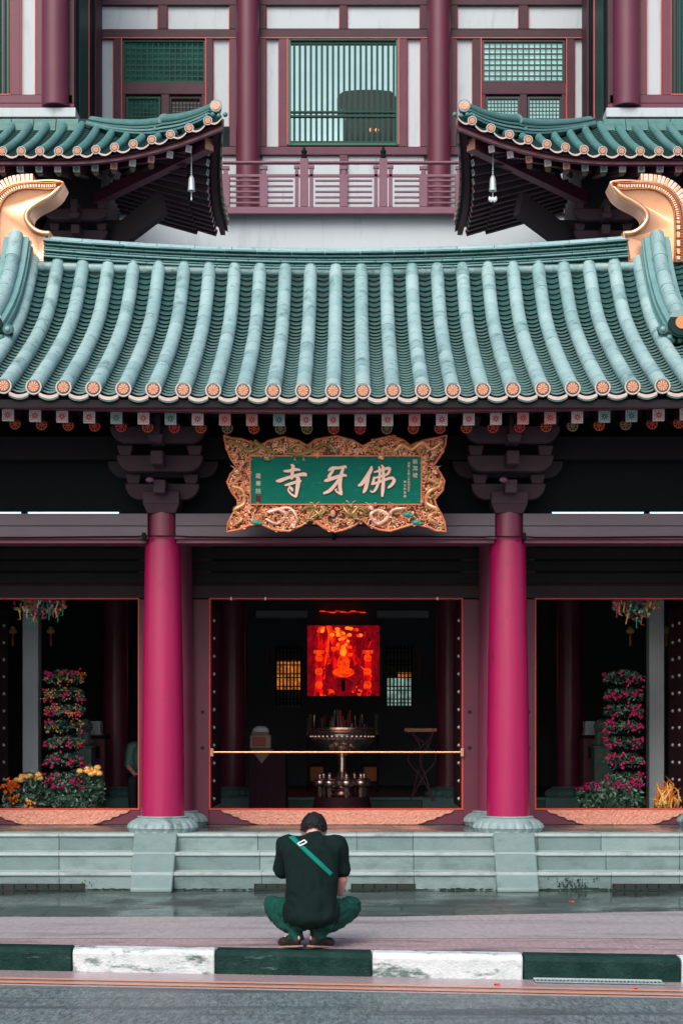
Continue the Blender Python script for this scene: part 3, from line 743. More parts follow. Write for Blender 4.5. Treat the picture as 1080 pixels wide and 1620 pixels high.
# ---- gold owl-tail ornaments at the ridge ends
def ornament(sgn, shift):
    Yo = 19.45
    axp = VX + AX * F / Yo
    def W(px, py): return ((px - axp) * sgn * Yo / F + AX + shift, Z(py, Yo))
    body = [(988, 421), (981, 373), (993, 371.6), (1003, 368), (1010, 361.5), (1014, 353), (1013.5, 346), (1009, 340), (1000, 333.6), (983, 325), (970, 315), (963, 304), (960.5, 295.6),
            (969, 292), (985, 291), (1003, 292), (1030, 294.5), (1050, 301), (1065, 314), (1075, 333), (1079, 360), (1079, 421)]
    body_s = [(v.x, v.y) for v in smoothline([(a, b, 0) for a, b in body[2:]], 4)]
    poly = [W(*p) for p in body[:2]] + [W(*p) for p in body_s]
    poly[-1] = W(1079, 421)
    if sgn < 0: poly = poly[::-1]
    root = None
    m = MB(); m.prism(poly, Yo - .16, Yo + .16, 'gold')
    base = m.build('ridge_ornament', hall, bevel=.014, seg=3, angle=75)
    bm = bmesh.new(); bm.from_mesh(base.data); bm.faces.ensure_lookup_table()
    ff = max((f for f in bm.faces if f.normal.y < -.9), key=lambda f: f.calc_area())
    for th, dp in ((.020, .010), (.018, -.020), (.018, -.018), (.012, -.008)):
        bmesh.ops.inset_region(bm, faces=[ff], thickness=th, depth=dp, use_even_offset=False)
    bm.to_mesh(base.data); bm.free(); base.data.polygons.foreach_set('use_smooth', [True] * len(base.data.polygons)); base.data.set_sharp_from_angle(angle=math.radians(60))
    m = MB()      # raised roll along the mouth
    path = smoothline([(W(a, b)[0], Yo - .17, W(a, b)[1]) for a, b in [(983, 376.5), (997, 375), (1009, 368), (1018, 356), (1018, 345), (1011, 336), (998, 327), (980, 317), (966, 303)]], 5)
    m.tube(path, [.032] * (len(path) - 4) + [.028, .024, .02, .015], 10, 'gold')
    path = smoothline([(W(a, b)[0], Yo - .165, W(a, b)[1]) for a, b in [(968, 305), (985, 307), (1005, 306), (1028, 307), (1046, 315), (1057, 328), (1062, 348), (1063, 385), (1062, 419)]], 5)
    m.tube(path, .014, 8, 'gold_deep')
    # toothed band and beads
    arcp = smoothline([(W(a, b)[0], Yo - .17, W(a, b)[1]) for a, b in [(966, 296), (985, 297.5), (1005, 297.5), (1030, 300), (1048, 307), (1062, 320), (1069, 338), (1072, 362), (1072, 419)]], 14)
    for k, p in enumerate(arcp):
        m.ball(p, .014, 'gold_deep', 6, 4)
    band = smoothline([(W(a, b)[0], Yo - .165, W(a, b)[1]) for a, b in [(972, 301), (985, 302.5), (1005, 302), (1028, 304), (1046, 311), (1059, 324), (1065.5, 341), (1067.5, 362), (1067.5, 419)]], 5)
    for k in range(len(band) - 1):
        a, b = band[k], band[k + 1]; d = (b - a)
        m.beam(a + d * .15, b - d * .15, .04, .036, 'gold_pale' if k % 2 else 'gold', up=(0, -1, 0))
    m.build('carved_band', base, bevel=.003)
    m = MB()      # fins
    fin = smoothline([(a, b, 0) for a, b in [(1010, 287), (1030, 288), (1048, 292), (1064, 302), (1077, 318), (1085, 340), (1088, 370), (1088, 421)]], 3)
    for k in range(len(fin) - 1):
        a = Vector((*W(fin[k].x, fin[k].y),)); b = Vector((*W(fin[k + 1].x, fin[k + 1].y),))
        a3 = Vector((a.x, Yo, a.y)); b3 = Vector((b.x, Yo, b.y)); d = b3 - a3
        m.beam(a3 + d * .04, b3 - d * .04, .20, .12, 'gold_pale' if k % 3 else 'gold', up=Vector((0, 1, 0)).cross(d).normalized())
    m.build('fin', base, bevel=.006)
ornament(1, 0); ornament(-1, .02)
# ---- descending ridges
def desc_ridge(xc):
    sgn = 1 if xc > AX else -1
    m = MB(); n = 18; P = []
    for k in range(n + 1):
        y, z, nn = roof_pt(lerp(.02, 2.02, k / n)); extra = .10 * max(0, 1 - k / 5) ** 2
        P.append((y, z + lift(xc) + extra, nn))
    for li, (h0, h1, wd) in enumerate([(.05, .115, .17), (.123, .155, .155), (.163, .195, .165), (.203, .245, .145)]):
        for k in range(n):
            (ya, za, na), (yb, zb_, nb) = P[k], P[k + 1]
            g = 0.0
            a0 = Vector((0, ya, za)); b0 = Vector((0, yb, zb_))
            ps = []
            for (p, nn2, h) in ((a0, na, h0), (b0, nb, h0), (a0, na, h1), (b0, nb, h1)):
                q = p + nn2 * h; ps.append(q)
            m.hexa([(xc - wd, ps[0].y, ps[0].z), (xc + wd, ps[0].y, ps[0].z), (xc + wd, ps[1].y, ps[1].z), (xc - wd, ps[1].y, ps[1].z),
                    (xc - wd, ps[2].y, ps[2].z), (xc + wd, ps[2].y, ps[2].z), (xc + wd, ps[3].y, ps[3].z), (xc - wd, ps[3].y, ps[3].z)], 'ridge_light')
    pts = [Vector((xc, y, z)) + nn * .27 for y, z, nn in P]
    k = 0
    while k < n:
        e = min(k + 3, n); m.tube(pts[k:e + 1], [.082] * (e - k) + [.088], 16, random.choice(['tile_b', 'tile_c', 'tile_a'])); k = e
    o = m.build('descending_ridge', hall)
    m = MB()
    y, z, nn = P[-1]
    c = Vector((xc, y - .02, z)) + nn * .23
    m.tube([c + Vector((0, .10, .02)), c + Vector((0, -.02, -.01))], [.10, .15], 24, 'tile_a')
    m.tube([c + Vector((0, -.02, -.01)), c + Vector((0, -.035, -.01))], [.15, .135], 24, 'joint_and_shade')
    m.tube([c + Vector((0, -.035, -.01)), c + Vector((0, -.05, -.01))], .068, 24, 'orange')
    for sx in (-1, 1):
        m.tube([c + Vector((sx * .2, .06, -.06)), c + Vector((sx * .2, -.03, -.08))], .052, 16, 'ridge_tile')
        m.ball(c + Vector((sx * .2, -.03, -.08)), .03, 'tile_c')
        m.ball(c + Vector((sx * .13, -.02, -.17)), .035, 'ridge_tile')
    m.box(xc - .22, xc + .22, y - .05, y + .10, z - .01, z + .13, 'joint_and_shade')
    for q in range(5): m.ball((xc - .16 + q * .08, y - .06, z + .02), .032, 'ridge_tile')
    m.build('end_tile', o)
desc_ridge(X(1036, 19.2)); desc_ridge(X(36.5, 19.5))
# ================================================================== DOOR WALL (second row of columns)
def R(m, a, b, t, c, Y, Yb, mt): m.box(X(a, Y), X(b, Y), Y, Yb, Z(c, Y), Z(t, Y), mt)   # box from a photo rectangle at its real depth
for px in (278.5, 783, 278.5 - 338, 783 + 338):
    x = X(px, 19.2)
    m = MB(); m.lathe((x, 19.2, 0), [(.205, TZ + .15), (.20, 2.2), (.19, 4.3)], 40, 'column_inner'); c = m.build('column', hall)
    m = colbase(x, 19.2, TZ, 'base_stone', .38); m.build('column_base', c)
xo = [(X(-30, YD), X(219, YD)), (X(333, YD), X(730, YD)), (X(847, YD), X(1097, YD))]
zo0, zo1 = Z(1279, YD), Z(948, YD)
m = MB()
edges = [AX - 9.5] + [v for p in xo for v in p] + [AX + 9.5]
for k in range(0, len(edges), 2): m.box(edges[k] + (0 if k == 0 else .002), edges[k + 1] - .002, YD + .06, YD + .22, TZ, 4.4, 'wine')
for a, b in xo:
    m.box(a, b, YD + .06, YD + .22, zo1 + .15, 4.4, 'panel_dark')
    m.box(a - .01, b + .01, YD + .04, YD + .24, TZ - .01, zo0 - .01, 'wine')
m.build('door_wall', hall)
m = MB()
for k, (t, c) in enumerate(((866, 884), (887, 903), (906, 926))):
    z0, z1 = Z(c, YD), Z(t, YD)
    for a, b in ((X(-200, YD), X(252, YD)), (X(305, YD), X(757, YD)), (X(810, YD), X(1260, YD))): m.box(a, b, YD + .02 - .006 * k, YD + .06, z0, z1, 'panel_dark')
m.build('transom_panel', hall, bevel=.006)
for k, (a, b) in enumerate(xo):
    m = MB(); wj = .205
    m.box(a - wj, a - .012, YD - .02, YD + .13, TZ, zo1, 'wine'); m.box(b + .012, b + wj, YD - .02, YD + .13, TZ, zo1, 'wine')
    m.box(a - wj - .02, b + wj + .02, YD - .026, YD + .13, zo1 + .012, zo1 + .16, 'lintel_grey')
    m.box(a - wj - .02, b + wj + .02, YD + .0, YD + .13, zo1 + .16, zo1 + .185, 'wine_dark')
    for zz in (1.86, 1.44):
        m.tube([(a - .09, YD - .018, zz), (a - .09, YD - .03, zz)], .022, 12, 'wine_dark'); m.tube([(b + .09, YD - .018, zz), (b + .09, YD - .03, zz)], .022, 12, 'wine_dark')
    fr = m.build('door_frame', hall, bevel=.008)
    m = MB(); t = .014
    m.box(a - t, a, YD - .022, YD + .12, zo0 - t, zo1 + t, 'red_line'); m.box(b, b + t, YD - .022, YD + .12, zo0 - t, zo1 + t, 'red_line')
    m.box(a, b, YD - .022, YD + .12, zo1, zo1 + t, 'red_line'); m.box(a, b, YD - .022, YD + .12, zo0 - t, zo0, 'red_line')
    m.build('frame_trim', fr)
    m = MB(); m.box(a - wj, b + wj, YD - .012, YD + .036, TZ, zo0 - .015, 'wine'); m.build('threshold', hall, bevel=.006)
    # carved board with scalloped lower corners
    A = a + .125; B = b - .09
    if k == 0: A = a + .06
    if k == 2: B = b - .06
    H = zo0 - .018 - TZ - .002
    sc = [(0, 0), (.04, .22), (.115, .28), (.135, .42), (.20, .5), (.24, .68), (.31, .72), (.35, .88), (.44, 1.0)]
    poly = [(A + u, zo0 - .018 - H * v) for u, v in sc] + [(B - u, zo0 - .018 - H * v) for u, v in reversed(sc)]
    m = MB(); m.prism(poly, YD - .034, YD - .013, 'carved'); m.build('carved_board', hall, bevel=.004)
# small white clips on the centre lintel
m = MB()
for px in (366, 420, 691): m.box(X(px - 1.3, YD), X(px + 1.3, YD), YD - .036, YD - .023, Z(950, YD), Z(945, YD), 'fl_white')
m.build('clip', hall)
# door leaves folded inwards, rows of studs
for k, (a, b) in enumerate(xo):
    for sx, x in ((1, a), (-1, b)):
        m = MB(); m.box(x - sx * .07, x + sx * .0, YD + .25, YD + 1.55, zo0 - .0, zo1 - .02, 'wine_dark')
        d = m.build('door_leaf', hall, bevel=.006)
        m = MB()
        for r in range(11):
            for q in range(1 if k == 1 else 3): m.ball((x + sx * .006, YD + .40 + q * .42, zo1 - .22 - r * .213), (.022, .022, .022), 'steel', 8, 6)
        m.build('door_studs', d)
# brass rail across the centre doorway
br = empty('barrier_rail', (AX, YD, TZ), 'long horizontal brass bar closing the centre doorway', 'rail')
m = MB(); zr = Z(1190, YD - .05); m.tube([(X(337, YD), YD - .05, zr), (X(729, YD), YD - .05, zr)], .0135, 14, 'brass'); m.build('bar', br)
for px in (336, 730):
    m = MB(); x = X(px, YD); m.box(x - .018, x + .018, YD - .075, YD - .015, zr - .05, zr + .045, 'peach'); m.build('rail_bracket', br, bevel=.004)
# ================================================================== INTERIOR
m = MB(); m.box(AX - 9.5, AX + 9.5, 24.0, 33.4, TZ - .2, .69, 'platform')
for px in (163, 212, 0, 0): pass
m.build('inner_platform', hall, bevel=.01)
m = MB(); m.box(AX - 9.5, AX + 9.5, 23.97, 24.02, .66, .705, 'lotus_inner'); m.build('platform_edge', hall, bevel=.006)
for px in (183, 368, 710, 900):
    Y3 = 24.5; x = X(px, Y3)
    m = MB(); m.lathe((x, Y3, 0), [(.19, .84), (.188, 2.4), (.18, 5.0)], 40, 'column_inner'); c = m.build('inner_column', hall)
    m = colbase(x, Y3, .69, 'lotus_inner', .37, h=.14); m.build('column_base', c)
    m = MB(); m.box(x - .42, x + .42, 23.93, 24.8, TZ, .70, 'lotus_inner'); m.build('plinth', c, bevel=.01)
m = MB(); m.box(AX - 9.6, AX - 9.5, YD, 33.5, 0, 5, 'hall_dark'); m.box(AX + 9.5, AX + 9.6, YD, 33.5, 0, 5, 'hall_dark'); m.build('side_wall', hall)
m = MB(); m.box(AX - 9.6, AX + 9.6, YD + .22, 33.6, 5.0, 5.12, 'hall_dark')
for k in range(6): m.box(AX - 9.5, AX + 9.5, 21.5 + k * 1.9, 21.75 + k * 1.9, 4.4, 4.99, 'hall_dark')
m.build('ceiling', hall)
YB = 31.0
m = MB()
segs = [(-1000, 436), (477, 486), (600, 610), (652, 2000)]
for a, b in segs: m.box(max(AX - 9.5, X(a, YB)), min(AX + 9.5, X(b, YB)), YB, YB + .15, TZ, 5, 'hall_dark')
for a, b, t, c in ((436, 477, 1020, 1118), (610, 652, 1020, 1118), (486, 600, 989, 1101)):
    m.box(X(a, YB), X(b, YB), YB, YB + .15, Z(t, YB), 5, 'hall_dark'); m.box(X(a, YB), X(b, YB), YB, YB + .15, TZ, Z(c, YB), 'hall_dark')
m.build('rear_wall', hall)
m = MB(); R(m, 405, 486, 966, 977, YB - .12, YB - .01, 'pillar_white'); R(m, 596, 678, 966, 977, YB - .12, YB - .01, 'pillar_white'); m.build('frieze', hall)
for k, (a, b, mt) in enumerate(((437, 476, 'lit_orange'), (611, 651, 'lit_mix'))):
    m = MB()
    for i in range(8):
        px = lerp(a, b, i / 7); m.box(X(px, YB) - .014, X(px, YB) + .014, YB - .03, YB + .02, Z(1117, YB), Z(1021, YB), 'black')
    for i in range(5):
        for o in (0, 6): py = 1026 + i * 20 + o; m.box(X(a, YB), X(b, YB), YB - .022, YB + .01, Z(py, YB) - .01, Z(py, YB) + .01, 'black')
    l = m.build('lattice_window', hall)
    m = MB(); R(m, a, b, 1045 if k == 0 else 1072, 1092 if k == 0 else 1116, YB + .10, YB + .13, 'lit_orange' if k == 0 else 'lit_mix')
    R(m, a - 3, b + 3, 1012, 1124, YB + .152, YB + .17, 'win_dark'); R(m, a, b, 1021, 1044 if k == 0 else 1071, YB + .11, YB + .13, 'win_dark'); 
    if k == 0: R(m, a, b, 1093, 1116, YB + .11, YB + .13, 'win_dark')
    else: R(m, a + 18, b, 1064, 1071, YB + .09, YB + .12, 'lit_orange')
    m.build('pane', l)
    m = MB(); px = 423 if k == 0 else 663; m.tube([(X(px, YB - .2), YB - .2, Z(1028, YB)), (X(px, YB - .2), YB - .2, Z(1075, YB))], .012, 6, 'pat_red'); m.build('red_cord', hall)
# glowing shrine seen through the opening in the rear wall
sh = empty('glowing_shrine', (X(543, 32), 32, TZ), 'shrine niche glowing red and orange in the dark hall behind the incense burner', 'shrine')
sx0, sx1, sz0, sz1 = X(484, 31.2), X(602, 31.2), Z(1103, 31.2), Z(986, 31.2)
m = MB(); m.box(sx0 - .3, sx1 + .3, 32.5, 32.55, sz0 - .3, sz1 + .3, 'g_red_deep')
random.seed(44)
for q in range(60):
    x = random.uniform(sx0 - .2, sx1 + .2); z = random.uniform(sz0, sz1); hh = random.uniform(.1, .4)
    m.tube([(x, 32.4, z - hh), (x + random.gauss(0, .05), 32.35, z), (x + random.gauss(0, .08), 32.4, z + hh)], [.01, random.uniform(.02, .06), .01], 7, random.choice(['g_red', 'g_red', 'g_red_deep', 'g_orange']))
m.build('backdrop', sh)
m = MB()
for sx in (-1, 1):     # ornate side pillars and drapes
    cx = X(543, 32) + sx * .47
    for q in range(6): m.ball((cx, 31.75, sz0 + .12 + q * .13), (.075, .07, .085), 'g_orange' if q % 2 else 'g_red', 10, 8)
    m.box(cx - .10, cx + .10, 31.68, 31.82, sz0 + .86, sz0 + .92, 'g_orange')
    for q in range(5): m.tube([(cx + sx * (.12 + q * .05), 31.9, sz1 + .1), (cx + sx * (.10 + q * .05), 31.85 - .02 * (q % 2), sz0 + .95), (cx + sx * (.16 + q * .04), 31.9, sz0 + .3)], [.03, .035, .02], 8, 'g_red_deep')
    m.build('side_pillar', sh); m = MB()
cx = X(543, 31.8)
m = MB()               # seated central figure, halo and canopy
m.lathe((cx, 31.8, sz0), [(.26, .0), (.24, .08), (.16, .12), (.20, .2), (.22, .30), (.17, .36), (.10, .40)], 20, 'g_red_deep')
m.ball((cx, 31.78, sz0 + .50), (.21, .15, .10), 'g_orange', 14, 8); m.ball((cx, 31.8, sz0 + .66), (.12, .09, .17), 'g_orange', 14, 10)
m.ball((cx, 31.78, sz0 + .89), (.065, .065, .085), 'g_yellow', 12, 8); m.ball((cx, 31.8, sz0 + .98), (.045, .045, .05), 'g_yellow', 10, 8)
for q in range(18):
    a = random.uniform(-.4, 3.5); m.ball((cx + random.uniform(.1, .24) * math.cos(a), 31.95, sz0 + .9 + random.uniform(.1, .26) * math.sin(a)), (.03, .02, .03), 'g_yellow' if math.sin(a) > .8 else 'g_orange', 6, 4)
m.ball((cx, 31.98, sz0 + .9), (.19, .02, .22), 'g_red', 16, 10)
m.build('figure', sh)
m = MB()
for sx in (-1, 1):
    m.ball((cx + sx * .27, 31.9, sz0 + .45), (.09, .07, .22), 'g_red_deep', 12, 8); m.ball((cx + sx * .27, 31.88, sz0 + .74), (.05, .05, .06), 'g_red', 10, 8)
    m.ball((cx + sx * .27, 31.7, sz0 + .12), (.10, .05, .05), 'g_orange', 10, 6)
    m.build('attendant', sh); m = MB()
m = MB(); random.seed(9)
for q in range(34):
    x = cx + random.uniform(-.55, .55); m.ball((x, 31.6 + random.random() * .1, sz0 + random.uniform(.0, .14)), (.035, .03, random.uniform(.02, .06)), random.choice(['g_red', 'g_orange', 'g_red_deep', 'g_red_deep']), 6, 4)
for q in range(24):
    a = random.uniform(-.5, .35); m.ball((cx + a, 31.85, sz1 - .04 - random.random() * .22 * (1 - abs(a))), (.05, .03, .035), random.choice(['g_yellow', 'g_orange', 'g_orange']), 6, 4)
m.build('offering', sh)
m = MB(); m.box(cx - .035, cx + .035, 31.55, 31.6, sz0 + .12, sz0 + .34, 'black'); m.build('tablet', sh)
m = MB()
for q in range(9): m.ball((X(510 + q * 8, 30.8), 30.9, Z(967 + (q % 3), 30.9)), (.06, .03, .014), 'g_red' if q % 2 else 'g_orange', 8, 5)
m.build('glowing_strip', sh)
# incense burner
bx, by = X(541, 21.9), 21.9
ib = empty('incense_burner', (bx, by, TZ), 'large polished bronze incense burner behind the brass bar of the centre doorway', 'incense burner')
ys = by - .45
def zz(py): return Z(py, ys)
m = MB(); m.lathe((bx, by, 0), [(.10, zz(1192)), (.26, zz(1187)), (.37, zz(1179)), (.43, zz(1171)), (.415, zz(1168)), (.44, zz(1163)), (.445, zz(1160)), (.40, zz(1157)), (.45, zz(1154)), (.45, zz(1151)), (.40, zz(1151)), (.38, zz(1162))], 48, 'bronze')
m.lathe((bx, by, 0), [(.438, zz(1162)), (.452, zz(1160)), (.438, zz(1158))], 48, 'bronze')
for q in range(40):
    a = 2 * PI * q / 40; m.ball((bx + .425 * math.cos(a), by + .425 * math.sin(a), zz(1165)), .022, 'bronze', 6, 5)
m.build('bowl', ib)
m = MB()
m.lathe((bx, by, 0), [(.08, zz(1196)), (.11, zz(1192)), (.05, zz(1198)), (.05, zz(1222)), (.09, zz(1226)), (.20, zz(1236)), (.18, zz(1243)), (.10, zz(1247)), (.14, zz(1252)), (.12, zz(1257)), (.16, zz(1259))], 32, 'bronze')
m.lathe((bx, by, 0), [(.42, TZ + .012), (.40, TZ + .06), (.36, zz(1262)), (.10, zz(1261))], 40, 'wine_dark'); m.build('pedestal', ib)
for q in range(8):
    a = 2 * PI * q / 8 + .2; m = MB(); lx, ly = bx + .30 * math.cos(a), by + .30 * math.sin(a)
    m.tube([(lx * .5 + bx * .5, ly * .5 + by * .5, zz(1240)), (lx, ly, zz(1242))], .02, 10, 'bronze'); m.lathe((lx, ly, 0), [(.03, zz(1236)), (.018, zz(1228)), (.03, zz(1225)), (.012, zz(1223))], 12, 'bronze')
    m.ball((lx, ly, zz(1239)), (.095, .095, .07), 'bronze', 16, 10); m.ball((lx, ly, zz(1228)), (.03, .03, .04), 'bronze', 10, 6)
    m.tube([(lx, ly, zz(1242)), (lx, ly, TZ + .05)], .03, 8, 'bronze')
    m.build('leg', ib)
m = MB(); random.seed(2)
for q in range(40):
    a = random.random() * 6.28; r = random.random() * .34; x, y = bx + r * math.cos(a), by + r * math.sin(a)
    m.tube([(x, y, zz(1160)), (x + random.uniform(-.02, .02), y, zz(1160) + random.uniform(.1, .32))], .004, 4, random.choice(['steel', 'black', 'pat_red']))
m.build('incense_sticks', ib)
# altar table behind the burner, with orange panels
t = empty('altar_table', (X(543, 27), 27, .69), 'dark altar table with orange panels and small offerings behind the incense burner', 'table')
yt = 27.0
m = MB(); R(m, 486, 600, 1163, 1170, yt, yt + .7, 'wine_dark'); m.build('table_top', t, bevel=.01)
for a, b in ((491, 511), (576, 596)):
    m = MB(); R(m, a - 2, b + 2, 1208, 1213, yt + .02, yt + .3, 'wine_dark'); R(m, a, b, 1213, 1236, yt + .05, yt + .28, 'g_red_deep' if False else 'orange'); R(m, a - 2, b + 2, 1236, 1241, yt + .02, yt + .3, 'wine_dark'); m.build('panel', t, bevel=.008)
for a in (487, 514, 572, 597):
    m = MB(); R(m, a - 1.5, a + 1.5, 1170, 1262, yt + .03, yt + .1, 'wine_dark'); m.build('leg', t)
random.seed(4)
for q in range(16):
    px = random.uniform(486, 602); py = random.uniform(1128, 1150); mm = random.choice(['pat_red', 'fl_magenta', 'box_cream', 'box_red', 'bronze'])
    o = MB(); xx = X(px, yt + .3)
    o.lathe((xx, yt + .15 + .4 * random.random(), Z(1163, yt + .3)), [(.04, 0), (.045, .05), (.02, .10), (.03, Z(py, yt) - Z(1163, yt) - .02), (.005, Z(py, yt) - Z(1163, yt))], 10, mm)
    k = o.build('offering_vessel'); tag(k, 'small dark offering vessel on the altar table behind the incense burner', 'vessel', 'offering vessels on the altar table')
# left table with draped cloth and box
t = empty('draped_table', (X(424, 22.4), 22.4, TZ), 'low table under a long dark wine cloth, left behind the brass bar', 'table')
yt = 22.4
def drape(m, x0, x1, y0, y1, z0, z1, mt, amp=.02, n=40):
    pts = []
    per = [(x0, y0), (x1, y0), (x1, y1), (x0, y1), (x0, y0)]
    for (a, b), (c, d) in zip(per, per[1:]):
        for i in range(n):
            t_ = i / n; pts.append((lerp(a, c, t_), lerp(b, d, t_)))
    cx, cy = (x0 + x1) / 2, (y0 + y1) / 2; vs = []; N = len(pts)
    for j in range(5):
        f = j / 4
        for i, (x, y) in enumerate(pts):
            k = 1 + (amp * f * math.sin(i * .9) + .05 * f) * 1.5
            vs.append((cx + (x - cx) * k, cy + (y - cy) * k, lerp(z1, z0, f)))
    m.add(vs, [(j * N + i, j * N + (i + 1) % N, (j + 1) * N + (i + 1) % N, (j + 1) * N + i) for j in range(4) for i in range(N)] + [tuple(range(N))], mt)
m = MB(); drape(m, X(396, yt), X(451, yt), yt, yt + .5, TZ + .02, Z(1186, yt), 'cloth_wine'); m.build('tablecloth', t)
m = MB(); z = Z(1186, yt) + .004
m.add([(X(397, yt), yt - .02, z), (X(432, yt), yt - .02, z), (X(414, yt), yt - .04, Z(1208, yt)), (X(397, yt), yt + .3, z), (X(432, yt), yt + .3, z)], [(0, 1, 2), (0, 1, 4, 3)], 'cloth_cream'); m.build('runner', t, recalc=False)
m = MB(); z = Z(1185, yt) + .01
m.box(X(395, yt), X(428, yt), yt + .05, yt + .3, z, Z(1163, yt), 'box_cream'); m.box(X(399, yt), X(420, yt), yt + .045, yt + .06, z + .03, Z(1166, yt), 'box_red')
m.box(X(397, yt), X(424, yt), yt + .08, yt + .28, Z(1163, yt), Z(1158, yt), 'cloth_cream'); m.ball((X(411, yt), yt + .18, Z(1156, yt)), (.12, .08, .07), 'pillar_white', 10, 6)
o = m.build('donation_box', bevel=.01); tag(o, 'small cream and red box standing on the cloth-covered table', 'box')
# right ornate stand
t = empty('carved_stand', (X(665, 22.8), 22.8, TZ), 'dark folding stand with an orange top and crossed curved legs, right behind the brass bar', 'stand'); yt = 22.8
m = MB(); R(m, 640, 691, 1152, 1158, yt, yt + .35, 'carved'); m.build('top', t, bevel=.01)
for a, b in ((648, 690), (688, 645), (650, 668), (684, 664)):
    m = MB(); pts = smoothline([(X(a, yt), yt + .05, Z(1158, yt)), (X((a + b) / 2 + 4, yt), yt + .03, Z(1178, yt)), (X(b, yt), yt + .05, Z(1200, yt)), (X((a + b) / 2, yt), yt + .05, Z(1230, yt)), (X(a, yt), yt + .05, Z(1268, yt) + .0)], 5)
    m.tube(pts, .010, 6, 'wine_mid'); m.build('leg', t)
# white pillars, stone lions, low walls, tassel lanterns
for px0, px1, side in ((36, 61, 'left'), (1026, 1050, 'right')):
    yy = 21.2; m = MB(); m.box(X(px0, yy), X(px1, yy), yy, yy + .22, TZ, 4.4, 'pillar_white')
    m.build('white_pillar', hall, bevel=.01)
for a, b, sx, lb in ((118, 166, 1, 'left'), (922, 962, -1, 'right')):
    yy = 23.5
    m = MB(); R(m, a, b, 1168, 1262, yy, yy + .4, 'wall_wine'); R(m, a - 2, b + 2, 1163, 1168, yy - .02, yy + .42, 'wine_dark'); R(m, a + 8, b - 8, 1180, 1200, yy - .012, yy + .01, 'wine_dark')
    m.build('low_wall', hall, bevel=.01)
    px = 151 if sx > 0 else 933
    m = MB(); R(m, px - 8, px + 8, 1141, 1162, yy + .05, yy + .3, 'pillar_white'); R(m, px - 9, px + 9, 1159, 1163, yy + .03, yy + .32, 'pillar_white')
    tag(m.build('notice_box', bevel=.008), 'small pale box on the low wall near the %s flower tower' % lb, 'box')
    px = 134 if sx > 0 else 951; zb_ = Z(1180, yy - .4); x = X(px, yy - .3)
    m = MB(); m.box(x - .13, x + .13, yy - .5, yy - .14, TZ, zb_, 'lion_stone'); m.box(x - .15, x + .15, yy - .52, yy - .12, zb_ - .03, zb_, 'lion_stone')
    L = empty('stone_lion', (x, yy - .3, TZ), 'grey stone guardian lion on a pedestal behind the %s flower tower' % lb, 'statue'); m.build('pedestal', L, bevel=.01)
    m = MB(); m.ball((x, yy - .26, zb_ + .12), (.09, .12, .13), 'lion_stone', 12, 8); m.ball((x, yy - .34, zb_ + .28), (.085, .085, .08), 'lion_stone', 12, 8)
    for q in range(22):
        aa = q * 2.4; m.ball((x + .085 * math.cos(aa), yy - .28 + .05 * math.sin(aa * 1.7), zb_ + .28 + .07 * math.sin(aa)), .03, 'lion_stone', 6, 5)
    m.ball((x, yy - .42, zb_ + .26), (.045, .04, .035), 'lion_stone')
    for s2 in (-1, 1):
        m.tube([(x + s2 * .05, yy - .37, zb_ + .18), (x + s2 * .055, yy - .40, zb_ + .02)], [.035, .03], 8, 'lion_stone'); m.ball((x + s2 * .055, yy - .42, zb_ + .02), (.035, .05, .02), 'lion_stone')
        m.ball((x + s2 * .08, yy - .28, zb_ + .05), (.05, .10, .05), 'lion_stone'); m.ball((x + s2 * .05, yy - .34, zb_ + .355), .02, 'lion_stone')
    m.build('lion_body', L)
for px, lb in ((21, 'nearest the left frame edge'), (81, 'right of the left white pillar'), (996, 'left of the right white pillar'), (1053, 'nearest the right frame edge')):
    yy = 22.0; x = X(px, yy)
    L = empty('tassel_lantern', (x, yy, Z(1022, yy)), 'small gold lantern with hanging tassel, ' + lb, 'lantern', 'tassel lanterns hanging from the hall ceiling')
    m = MB(); m.lathe((x, yy, Z(1003, yy)), [(.02, 0), (.05, .015), (.055, .05), (.02, .07), (.045, .075), (.01, .10)], 12, 'fl_yellow'); m.build('lantern_body', L)
    m = MB(); m.tube([(x, yy, Z(1003, yy)), (x, yy, Z(1010, yy)), (x, yy, Z(1022, yy))], [.008, .014, .018], 8, 'fl_orange'); m.build('tassel', L)
    m = MB(); m.tube([(x, yy, Z(994, yy)), (x, yy, 4.4)], .004, 5, 'black'); m.build('cord', L)
# ---- flowers
def leaves(m, c, rad, n, size, mts, shell=.55, flat=1.0):
    for _ in range(n):
        while True:
            p = Vector((random.uniform(-1, 1), random.uniform(-1, 1), random.uniform(-1, 1)))
            if p.length < 1 and p.length > shell * random.random(): break
        q = Vector((c[0] + p.x * rad[0], c[1] + p.y * rad[1], c[2] + p.z * rad[2]))
        u = Vector((random.gauss(0, 1), random.gauss(0, 1), random.gauss(0, 1) * flat)).normalized(); v = u.cross(Vector((random.gauss(0, 1), random.gauss(0, 1), random.gauss(0, 1)))).normalized()
        s = size * random.uniform(.6, 1.3)
        m.add([q - u * s, q - v * s * .4, q + u * s, q + v * s * .4], [(0, 1, 2, 3)], random.choice(mts))
def bloom(m, c, r, mt, n=9):
    c = Vector(c)
    for k in range(n):
        a = 2 * PI * k / n + random.random(); el = random.uniform(-.3, .9)
        d = Vector((math.cos(a) * math.cos(el), math.sin(a) * math.cos(el), math.sin(el))); s = d.cross(Vector((0, 0, 1))).normalized()
        m.add([c, c + d * r * .7 - s * r * .4, c + d * r * 1.1, c + d * r * .7 + s * r * .4], [(0, 1, 2, 3)], mt)
    m.ball(c, r * .5, mt, 6, 4)
